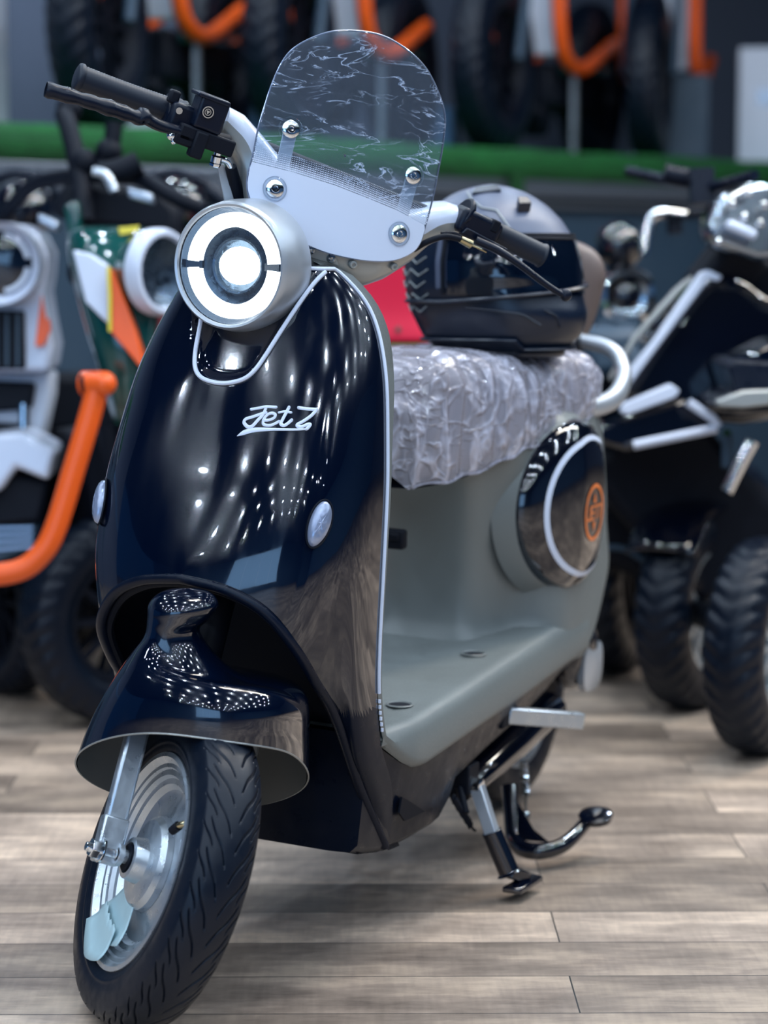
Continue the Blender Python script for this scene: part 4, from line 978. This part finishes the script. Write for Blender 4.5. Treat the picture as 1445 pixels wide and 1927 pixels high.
# ============================================================ background vehicles
def pan(g,pts,D,th,D2=None):
    """solid panel: outline at distance D, thickness th going away"""
    n=len(pts); P=[at(u,v,D if D2 is None else D+(D2-D)*i/(n-1)) for i,(u,v) in enumerate(pts)]
    return g.prism(P,FW*arr([1,1,0])*th)
def path(pts,D): 
    if np.isscalar(D): D=[D]*len(pts)
    return [at(u,v,d) for (u,v),d in zip(pts,D)]
def wheel_parts(parent,Tl,c,ax,R,hw,rim,tm='rubber',rm='spoke',spokes=10,lug=True,nm='tyre'):
    """tyre > rim > spokes around axis ax (horizontal)"""
    ax=arr(ax)/np.linalg.norm(ax); c=arr(c)
    pr=[(-.7*hw,rim),(-hw,rim+.25*(R-rim)),(-hw,rim+.6*(R-rim)),(-.8*hw,R-.12*(R-rim)),(-.45*hw,R-.03*(R-rim)),(0,R)]; pr+=[(-a,b) for a,b in pr[-2::-1]]
    Q=smooth_path([(a,b,0) for a,b in pr],3)[:,:2]; n=240; u,w=frame(ax); P=[]
    for i in range(n):
        a=2*math.pi*i/n; row=[]
        for h,r in Q:
            s=abs(h)/hw; d=0
            if lug and r>R-.35*(R-rim): d=.010*R/.2*(.5+.5*math.tanh(6*math.sin(a*34+7*s)-2))*(.3+s)*.55 if s>.12 else .003
            row.append(c+ax*h+(r-d)*(math.cos(a)*u+math.sin(a)*w))
        P.append(row)
    g=G(Tl); g.grid(P,cu=True); ty=g.build(nm,tm,parent,ang=60)
    g=G(Tl)
    for s in (-1,1): g.lathe([(s*.55*hw,rim*1.0),(s*.80*hw,rim*1.03),(s*.80*hw,rim*.97),(s*.45*hw,rim*.90),(s*.1*hw,rim*.88)],c,ax,48)
    g.lathe([(-.5*hw,.0001),(-.5*hw,rim*.2),(.5*hw,rim*.2),(.5*hw,.0001)],c,ax,24)
    ri=g.build('rim',rm,ty,ang=30)
    g=G(Tl)
    for k in range(spokes):
        a=2*math.pi*k/spokes; d=math.cos(a)*u+math.sin(a)*w; 
        for s in (-1,1): g.bar(c+d*rim*.12+ax*s*hw*.30,c+d*rim*.93+ax*s*hw*.42,rim*.11,hw*.16,up=ax)
    g.build('spokes',rm,ri); return ty
RH=arr([RT[0],RT[1],0]); RH/=np.linalg.norm(RH); FH=arr([FW[0],FW[1],0]); FH/=np.linalg.norm(FH)
def ax_deg(d): return RH*math.cos(R_(d))+FH*math.sin(R_(d))     # wheel axle direction: 0 = seen end-on tyre

# --- white moped with orange tube bumper, far left
b=at(60,1130,4.75); b[2]=0; LW=local(b)
wm=thing('moped','white electric moped with round headlight and thick orange tube bumper, cut off at left edge','moped',b)
g=G(LW); pan(g,[(-160,430),(-60,418),(40,422),(72,440),(90,475),(88,515),(82,550),(90,600),(100,650),(92,700),(-180,700)],4.72,.16); g.build('front_panel','white',wm,bev=.012,seg=3)
g=G(LW); c=at(0,495,4.66); g.lathe([(.0,.066),(-.012,.080),(-.03,.084),(.10,.084)],c,FH,40); hh=g.build('headlight','white',wm); 
g=G(LW); g.lathe([(.002,.066),(-.004,.04),(-.006,.001)],c,FH,40); g.build('headlight_lens','visor',hh)
for s in (-1,1):
    g=G(LW); g.tube([c+RH*.058*math.cos(a)+arr([0,0,.058*math.sin(a)])-FH*.004 for a in np.linspace(R_(10)*s,R_(80)*s,8)],.006,8); g.build('lens_ring','whitep',hh)
g=G(LW); pan(g,[(-60,582),(44,585),(46,695),(-60,695)],4.70,.06); gr=g.build('grille','black',wm,bev=.004)
g=G(LW)
for k in range(5): pan(g,[(-50+k*20,590),(-44+k*20,590),(-44+k*20,690),(-50+k*20,690)],4.69,.01)
g.build('grille_bars','slate',gr)
g=G(LW); pan(g,[(78,555),(86,600),(92,600),(95,620),(82,650),(66,652),(72,600)],4.705,.012); g.build('stripe','orange',wm)
g=G(LW); pan(g,[(-80,700),(98,700),(96,745),(78,830),(55,860),(40,800),(-80,790)],4.80,.10); g.build('leg_shield','whitep',wm,bev=.01)
g=G(LW); pan(g,[(-60,715),(66,720),(58,770),(-60,780)],4.77,.03); g.build('glove_tray','black',wm,bev=.01)
g=G(LW); g.tube(path([(45,760),(45,840)],4.78),.012,12); g.build('strut','chrome',wm)
g=G(LW); pan(g,[(-120,850),(-20,820),(40,815),(102,848),(90,905),(30,880),(0,925),(-120,960)],4.60,.18); g.build('mudguard','white',wm,bev=.01)
g=G(LW); pan(g,[(-120,930),(10,890),(92,905),(75,985),(-120,1000)],4.64,.25); g.build('motor_box','black',wm,bev=.012)
g=G(LW); pan(g,[(-120,980),(60,978),(72,990),(60,1035),(-30,1070),(-120,1070)],4.66,.30); fbk=g.build('footboard','slate',wm,bev=.012)
g=G(LW)
for k in range(4): pan(g,[(-100,992+k*16),(62,990+k*12),(61,995+k*12),(-100,998+k*16)],4.655,.01)
g.build('footboard_ribs','steel',fbk)
g=G(LW); g.tube(path([(184,716),(174,765),(140,880),(104,995),(75,1045),(30,1075),(-60,1085),(-160,1085)],4.33),.0215,20,smooth=8); g.tube([at(158,722,4.34),at(196,722,4.32)],.0235,24); g.ball(at(196,722,4.32),.0235,20,12); bmp=g.build('bumper_tube','orange',wm)
g=G(LW); g.tube([at(152,723,4.33),at(161,722,4.33)],.0195,20); g.build('tube_plug','black',bmp,bev=.003)
wheel_parts(wm,LW,at(10,1078,5.05)*arr([1,1,0])+arr([0,0,.21]),ax_deg(38),.21,.055,.13,rm='black')
wheel_parts(wm,LW,at(-40,1078,5.62)*arr([1,1,0])+arr([0,0,.21]),ax_deg(38),.21,.055,.13,rm='black')
g=G(LW); g.bar(at(20,1060,4.9),at(-30,1010,5.6),.12,.10); g.build('chassis','black',wm)

# --- dark green moped
b=at(250,1080,4.75); b[2]=0; LG=local(b)
gm=thing('moped','dark green moped with orange and white side flash behind the front scooter','moped',b)
g=G(LG); P=[]
for v,u0,u1,dp in ((424,150,262,.03),(432,130,290,.08),(460,124,312,.11),(520,136,320,.13),(580,152,325,.14),(640,168,318,.14),(700,190,312,.13),(760,204,305,.11),(810,215,298,.07)):
    a0,a1=at(u0,v,4.52),at(u1,v,4.52); m_=(a0+a1)/2; h_=(a1-a0)/2
    P.append([m_+h_*math.copysign(abs(math.cos(t))**.8,math.cos(t))+FH*dp*math.sin(t) for t in np.linspace(0,2*math.pi,40,endpoint=False)])
g.grid(P,cv=True); g.add(P[0],[tuple(range(40))]); g.add(P[-1],[tuple(range(40))]); shg=g.build('front_shell','green',gm,ang=70,sub=1)
g=G(LG); pan(g,[(136,470),(170,478),(204,500),(206,612),(190,598),(160,568),(148,520)],4.355,.06); g.build('white_flash','white',shg,bev=.004)
g=G(LG); pan(g,[(206,505),(214,512),(228,545),(255,620),(272,688),(262,690),(240,662),(208,625),(206,560)],4.345,.06); g.build('orange_flash','orange',shg,bev=.003)
g=G(LG); g.tube(path([(204,502),(207,560),(207,624)],4.34),.004,8); g.build('yellow_edge','yellow',shg)
g=G(LG); pan(g,[(222,428),(262,424),(258,436),(226,442)],4.43,.01); g.build('yellow_decal','yellow',shg)
c=at(300,512,4.38); axh=-FH*math.cos(R_(52))+RH*math.sin(R_(52))
g=G(LG); g.lathe([(.012,.066),(.020,.070),(.020,.078),(.008,.084),(-.012,.084),(-.016,.078)],c,axh,48); hh=g.build('headlight','white',gm)
g=G(LG); g.lathe([(.012,.067),(.002,.05),(-.006,.03),(-.008,.001)],c,axh,40); g.build('headlight_bowl','bowl',hh)
g=G(LG); g.lathe([(-.012,.080),(-.05,.070),(-.075,.045),(-.08,.001)],c,axh,40); g.build('headlight_shell','green',hh)
g=G(LG); g.tube([c-axh*.075,c-axh*.22],[.035,.03],16); g.build('headlight_bracket','black',gm)
g=G(LG); g.tube(path([(210,800),(225,900),(232,990)],[4.6,4.6,4.6]),.03,16); g.bar(at(150,810,4.75),at(190,1085,4.8),.22,.05); g.build('fork','black',gm)
wheel_parts(gm,LG,at(225,1040,4.72)*arr([1,1,0])+arr([0,0,.22]),ax_deg(-55),.22,.055,.13,rm='black')
wheel_parts(gm,LG,at(120,1040,5.7)*arr([1,1,0])+arr([0,0,.22]),ax_deg(-55),.22,.055,.13,rm='black')
g=G(LG); g.bar(at(232,900,4.9),at(130,960,5.7),.26,.16); g.bar(at(120,760,5.5),at(100,770,6.0),.3,.16); g.build('chassis','black',gm,bev=.03)
g=G(LG); g.tube(path([(120,215),(132,250),(150,330),(160,420)],[4.8,4.75,4.7,4.65]),.020,14,smooth=5); g.tube(path([(215,232),(208,280),(185,330)],4.7),.018,12,smooth=5); g.build('steering_stem','black',gm)
g=G(LG); g.tube(path([(10,400),(60,350),(110,335),(190,330),(260,335),(330,372),(380,392)],[4.9,4.85,4.8,4.7,4.65,4.6,4.6]),.016,14,smooth=6); g.tube(path([(188,330),(235,318),(262,305)],4.62),.024,16); hbg=g.build('handlebar','black',gm)
for p_ in (at(130,205,4.82),at(205,285,4.7),at(160,305,4.7)):
    g=G(LG); g.ball(p_,.028,16,10); g.build('brake_reservoir','black',gm)
g=G(LG); g.tube(path([(175,322),(200,330),(215,360)],4.55),.010,10,smooth=4); g.build('brake_lever','alu',hbg)
g=G(LG); pan(g,[(238,352),(286,364),(290,386),(240,372)],4.45,.04); g.build('indicator','steel',gm,bev=.006)
g=G(LG); pan(g,[(70,400),(112,418),(108,438),(70,420)],4.6,.04); g.build('indicator','steel',gm,bev=.006)
g=G(LG); pan(g,[(85,400),(130,330),(200,345),(300,350),(340,395),(335,470),(280,440),(150,428)],4.75,.08); g.build('instrument_cowl','black',gm,bev=.02)
g=G(LG); pan(g,[(118,385),(148,375),(155,440),(128,460)],4.6,.04); g.build('side_cap','green',gm,bev=.01)

# --- row of motorbike handlebars between the mopeds and the platform
for i,(u,v,D,lab,sg_) in enumerate(((40,350,5.35,'black motorbike with dark handlebar parked under the left end of the turf edge',1),(330,350,5.15,'black motorbike with dark handlebar seen just left of the scooter headlight',-1))):
    b=at(u,1000,D); b[2]=0; LB=local(b); tb=thing('motorbike',lab,'motorbike',b)
    g=G(LB); g.tube(path([(u-85,v+20),(u-40,v-15),(u,v-22),(u+45,v-10),(u+95,v+28)],D),.014,12,smooth=6); h1=g.build('handlebar','satin',tb)
    g=G(LB); g.tube(path([(u-92,v+24),(u-60,v+2)],D-.02),.021,14); g.tube(path([(u+62,v+4),(u+100,v+32)],D-.02),.021,14); g.build('grips','grip',h1)
    g=G(LB); g.ball(at(u,v+45,D-.08),(.075,.075,.07),24,14); g.build('headlamp','gloss2',tb)
    g=G(LB); g.lathe([(-.01,.001),(-.006,.05),(0,.060),(.02,.066)],at(u,v+45,D-.12),FH,32); g.build('headlamp_lens','visor',tb)
    g=G(LB); g.bar(at(u-20,v+60,D),arr([*at(u-20,v,D)[:2],.24]),.05,.05,up=FH); g.bar(at(u+25,v+60,D),arr([*at(u+25,v,D)[:2],.24]),.05,.05,up=FH); g.build('fork','black',tb)
    g=G(LB); g.ball(arr([*(at(u,v,D)+DD*(-.5*sg_))[:2],.62]),(.30,.22,.20),28,16); g.build('tank','satin',tb)
    wheel_parts(tb,LB,arr([*at(u,v,D)[:2],.24]),ax_deg(-43),.24,.06,.15,rm='black')
    wheel_parts(tb,LB,arr([*(at(u,v,D)+DD*(-1.1*sg_))[:2],.24]),ax_deg(-43),.24,.06,.15,rm='black')

# --- black three-wheeler on the right
b=at(1330,1250,4.6); b[2]=0; LT3=local(b)
tr=thing('three_wheeler','glossy black leaning three-wheeler with white stripes and two fat front tyres at right','three-wheeler',b)
cA=arr([*at(1303,1150,4.90)[:2],.212]); cB=arr([*at(1438,1240,4.45)[:2],.212])
wheel_parts(tr,LT3,cA,ax_deg(-30),.212,.056,.125,nm='front_tyre'); wheel_parts(tr,LT3,cB,ax_deg(-30),.212,.056,.125,nm='front_tyre')
for c_,D_ in ((cA,4.78),):
    axd=ax_deg(-30); fwd=np.cross(axd,[0,0,1]); fwd=fwd if fwd@FW<0 else -fwd
    g=G(LT3); P=[]
    for a in np.linspace(R_(38),R_(150),24):
        d=fwd*math.cos(a)+arr([0,0,1])*math.sin(a); P.append([c_+d*(.222+.020*math.cos(t))+axd*.078*math.sin(t) for t in np.linspace(-1.5,1.5,13)])
    g.grid(P); g.build('mudguard','gloss2',tr,solid=.004,ang=80)
for pts,D_,r_ in (([(1415,830),(1392,872),(1366,925)],4.55,.014),([(1176,850),(1152,905)],4.9,.013),([(1260,915),(1240,960)],4.85,.013)):
    g=G(LT3); g.tube(path(pts,D_),r_,14); g.build('strut','chrome',tr)
g=G(LT3); g.tube(path([(1130,1030),(1180,1035),(1235,1075)],4.9),.006,8,smooth=5); g.build('hose','slate',tr)
g=G(LT3); pan(g,[(1330,515),(1400,520),(1445,560),(1600,560),(1600,760),(1400,800),(1250,790),(1160,745),(1180,712),(1240,620)],4.66,.30); bdp=g.build('body_panel','gloss2',tr,bev=.03,seg=4)
g=G(LT3); pan(g,[(1318,512),(1334,508),(1360,520),(1352,530),(1334,526),(1170,745),(1150,748),(1152,735),(1230,640)],4.62,.03); g.build('white_stripe','white',bdp,bev=.004)
g=G(LT3); pan(g,[(1340,505),(1290,540),(1200,640),(1150,720),(1146,712),(1195,630),(1270,545),(1318,505)],4.70,.04); g.build('grey_stripe','taupe',bdp,bev=.004)
g=G(LT3); pan(g,[(1172,760),(1262,722),(1280,735),(1272,748),(1180,782),(1166,776)],4.60,.03); g.build('lower_stripe','white',bdp,bev=.004)
g=G(LT3); g.tube(path([(1192,838),(1348,806)],4.55),.0095,10); g.tube(path([(1352,803),(1342,788),(1295,757)],4.55),.0095,10); drl=g.build('side_light_bar','white',tr); 
g=G(LT3); pan(g,[(1130,800),(1290,750),(1350,800),(1340,815),(1180,850),(1120,830)],4.62,.25); g.build('side_fairing','gloss2',tr,bev=.02)
g=G(LT3); g.tube(path([(1368,820),(1368,880)],4.6),.012,10); ln=g.build('lamp_stalk','slate',tr)
g=G(LT3); g.ball(at(1368,816,4.6),.009,12,8); g.build('green_tip','turf',ln)
g=G(LT3); g.tube(path([(1170,850),(1230,950),(1290,1120)],[5.0,5.0,4.85]),.05,14); g.bar(at(1350,850,5.0),at(1180,1000,5.0),.34,.40); g.bar(cA,cB,.05,.06); g.build('chassis','black',tr,bev=.03)
g=G(LT3); g.bar(at(1300,900,5.1),at(1210,1080,5.15),.40,.24,up=FH); g.build('engine','black',tr,bev=.04)
# cockpit : wrapped windscreen, display, bar
g=G(LT3); pan(g,[(1348,372),(1400,345),(1560,340),(1570,480),(1425,492),(1335,462),(1325,430)],4.55,.12); scr=g.build('cockpit_cowl','darkchrome',tr,bev=.02,seg=3)
g=G(LT3); g.bar(at(1366,420,4.50),at(1422,445,4.50),.036,.02,up=(0,0,1)); g.build('display','white',scr,bev=.008,seg=3)
for u,v in ((1408,362),(1378,384),(1400,408),(1438,386),(1352,455),(1430,420)):
    g=G(LT3); g.ball(at(u,v,4.50),.0085,12,8); g.build('rivet','chrome',scr)
g=G(LT3); g.tube(path([(1180,322),(1240,335),(1300,345),(1345,350),(1420,330)],[5.0,4.95,4.85,4.75,4.6]),.012,12,smooth=6); g.tube(path([(1250,325),(1315,338)],4.8),.020,14); g.bar(at(1318,318,4.78),at(1322,385,4.78),.05,.05,up=FH); g.build('handlebar','satin',tr)
g=G(LT3); g.bar(at(1330,480,4.7),at(1400,540,4.75),.14,.08,up=FH); g.bar(at(1370,500,4.85),at(1440,760,4.9),.20,.16,up=FH); g.build('steering_column','black',tr,bev=.02)
g=G(LT3); pan(g,[(1370,690),(1380,678),(1560,690),(1560,770),(1420,775),(1350,768),(1346,758),(1385,740)],4.38,.25); fcw=g.build('front_cowl','satin',tr,bev=.02,seg=3)
g=G(LT3); pan(g,[(1346,755),(1400,735),(1560,730),(1560,748),(1400,768),(1352,766)],4.36,.03); g.build('cowl_lip','taupe',fcw,bev=.004)
g=G(LT3); pan(g,[(1375,680),(1460,640),(1560,640),(1560,700),(1380,700)],4.46,.2); g.build('cowl_glass','visor',tr,bev=.02)
wheel_parts(tr,LT3,arr([*at(1360,900,5.9)[:2],.222]),ax_deg(-36),.222,.07,.128,nm='rear_tyre',rm='black')

# --- motorbike with chrome headlamp behind the helmet
b=at(1180,1000,5.3); b[2]=0; LC=local(b)
cm=thing('motorbike','black motorbike with chrome-ringed headlamp and curved mirror arm right of the helmet','motorbike',b)
c=at(1182,558,5.2)
g=G(LC); P=[]
for h,r in ((0,.044),(-.01,.050),(-.006,.060),(.01,.064),(.03,.064)):
    P.append([c+FH*h+RH*r*math.copysign(abs(math.cos(a))**.75,math.cos(a))+arr([0,0,1])*r*.98*math.copysign(abs(math.sin(a))**.75,math.sin(a)) for a in np.linspace(0,2*math.pi,48,endpoint=False)])
g.grid(P,cv=True); hr=g.build('headlamp_ring','chrome',cm)
g=G(LC); g.lathe([(.01,.001),(.012,.02),(.002,.046)],c,FH,32); g.build('headlamp_reflector','darkchrome',hr)
g=G(LC); g.ball(c+FH*.06,(.06,.06,.06),24,14); g.build('headlamp_shell','gloss2',cm)
g=G(LC); g.ball(at(1165,462,5.3),(.058,.058,.055),24,14); g.tube([at(1165,475,5.3),at(1165,540,5.3)],.03,14); g.build('speedometer_pod','gloss2',cm)
g=G(LC); g.tube(path([(1212,478),(1216,440),(1228,408),(1250,400),(1290,405)],5.2),.013,14,smooth=6); g.build('mirror_arm','chrome',cm)
g=G(LC); g.tube(path([(1260,405),(1330,400),(1390,420)],5.25),.012,12); g.tube(path([(1268,408),(1270,440)],5.22),.018,12); g.build('handlebar','black',cm)
for u in (1113,): 
    g=G(LC); g.tube(path([(u,560),(u,640)],5.2),.013,12); g.build('fork_stanchion','chrome',cm)
g=G(LC); pan(g,[(1100,615),(1210,610),(1240,650),(1230,700),(1100,720)],5.15,.4); g.build('front_fairing','slate',cm,bev=.03)
g=G(LC); g.bar(at(1180,640,5.4),arr([*at(1185,900,5.45)[:2],.3]),.30,.40,up=FH); g.build('frame_block','black',cm,bev=.03)
wheel_parts(cm,LC,arr([*at(1165,1150,5.35)[:2],.27]),ax_deg(-20),.27,.055,.17,rm='black'); wheel_parts(cm,LC,arr([*at(1200,1150,6.5)[:2],.27]),ax_deg(-20),.27,.055,.17,rm='black')

# --- red stool-like bin behind the seat, on a green mat plinth
b=at(745,640,4.9); zt=b[2]-.004
pl_=thing('plinth','low box covered with green turf behind the scooter seat','plinth',(b[0],b[1],0)); 
g=G(); g.box((0,0,(zt-.02)/2),(.42,.42,zt-.02)); g.build('box','slate',pl_,bev=.004)
g=G(); g.box((0,0,zt-.010),(.44,.44,.02)); g.build('turf_top','turf',pl_,bev=.004)
bn=thing('bin','red plastic bin with flared foot standing behind the film-covered seat','bin',(b[0],b[1],zt),(0,0,R_(25)))
g=G(); P=[]
for z,w in ((0,.128),(.004,.135),(.015,.134),(.04,.118),(.08,.108),(.12,.103),(.16,.100),(.185,.098),(.19,.094),(.185,.090),(.1,.090)):
    P.append([arr([w*.72*math.copysign(abs(math.cos(a))**.5,math.cos(a)),w*math.copysign(abs(math.sin(a))**.5,math.sin(a))-.02,z]) for a in np.linspace(0,2*math.pi,48,endpoint=False)])
g.grid(P,cv=True); g.add(P[0],[tuple(range(48))]); g.add(P[-1],[tuple(range(48))[::-1]]); g.build('body','red',bn,ang=60)
g=G(); g.tube([(.083,.005,.030),(.098,.005,.030)],.006,12); g.build('screw','brown',bn)

# ============================================================ bikes on the platform
def shelf_bike(s,a,deg,lab,R=.315,panel=True):
    base=sh(s,a,ZS+.028); Lb=local(base)
    t=thing('fat_tyre_bike',lab,'bike',base,group='orange-framed bikes on the platform')
    ax=ax_deg(deg); fwd=np.cross(ax,[0,0,1]); fwd=fwd if fwd@FW<0 else -fwd; U=arr([0,0,1.])
    def q(f,l,z): return base+fwd*f+ax*l+U*z
    wheel_parts(t,Lb,q(0,0,R-.004),ax,R,.062,.185,rm='black',spokes=10)
    wheel_parts(t,Lb,q(-1.15,0,R-.004),ax,R,.062,.185,rm='black',spokes=10)
    g=G(Lb); 
    for l in (-.09,.09): g.tube([q(0,l,R),q(-.10,l,R+.28),q(-.2,l*.9,R+.5)],.018,12)
    g.build('fork','slate',t)
    g=G(Lb); g.bar(q(-.40,0,.26),q(-1.0,0,.26),.16,.16); g.bar(q(-.42,0,.20),q(-.5,0,.10),.10,.10); g.build('battery_frame','black',t,bev=.02)
    g=G(Lb); g.bar(q(-.55,.12,.30),q(-.55,.12,.0),.018,.03,up=fwd); g.build('stand','alu',t)
    g=G(Lb); g.bar(q(-.55,-.12,.30),q(-.55,-.12,.0),.018,.03,up=fwd); g.build('stand','alu',t)
    for l in (-.135,.135):
        g=G(Lb); g.tube([q(-.26,l,1.05),q(-.30,l,.62),q(-.33,l,.42),q(-.42,l,.34),q(-.62,l,.33),q(-1.0,l,.45)],.026,16,smooth=7); g.build('frame_tube','orange',t)
    if panel:
        g=G(Lb); g.prism([q(-.36,-.11,.36),q(-.36,.11,.36),q(-.30,.12,.75),q(-.27,.10,1.0),q(-.27,-.10,1.0),q(-.30,-.12,.75)],-fwd*.04); g.build('leg_panel','whitep',t,bev=.01)
    g=G(Lb); g.prism([q(-.5,-.14,.30),q(-.5,.14,.30),q(-.95,.14,.33),q(-.95,-.14,.33)],U*.03); g.build('deck','green',t,bev=.006)
    return t
shelf_bike(.56,.30,-13,'fat-tyred bike with orange frame tubes, leftmost on the turf platform')
shelf_bike(1.36,.32,-18,'fat-tyred bike with orange frame tubes on the turf platform, standing behind the windshield top')
shelf_bike(2.32,.30,-22,'fat-tyred bike with orange frame tubes on the turf platform, just right of the windshield')
shelf_bike(3.22,.30,-13,'fat-tyred bike with orange frame tubes on the turf platform, above the three-wheeler')
def carton(s,a,w,d,h,m,lab,rz=18,mk=True,zz=ZS+.028):
    p=sh(s,a,zz); t=thing('box',lab,'box',p,(0,0,R_(rz)))
    g=G(); g.box((0,0,h/2),(w,d,h)); g.build('body',m,t,bev=.004)
    if mk: g=G(); g.box((w/2+.001,0,h*.58),(.002,d*.45,h*.14)); g.build('label_patch','steel',t)
    return t
carton(.10,.50,.36,.36,.75,'whitep','tall white carton at the left end of the turf platform')
carton(.95,.62,.18,.20,.22,'whitep','small pale grey carton between the two left bikes on the platform',mk=False)
carton(4.03,.30,.26,.26,.46,'whitep','white carton at the right end of the turf platform, beside the dark box')
carton(3.60,.42,.20,.20,.34,'slate','dark slate box next to the white carton on the turf platform',mk=False)
carton(2.02,1.05,.20,.3,.16,'wallw','flat pale box against the wall behind the platform bikes, left one of the low pair',mk=False)
carton(2.75,1.05,.26,.3,.20,'wallw','flat pale box against the wall behind the platform bikes, right one of the low pair',mk=False)
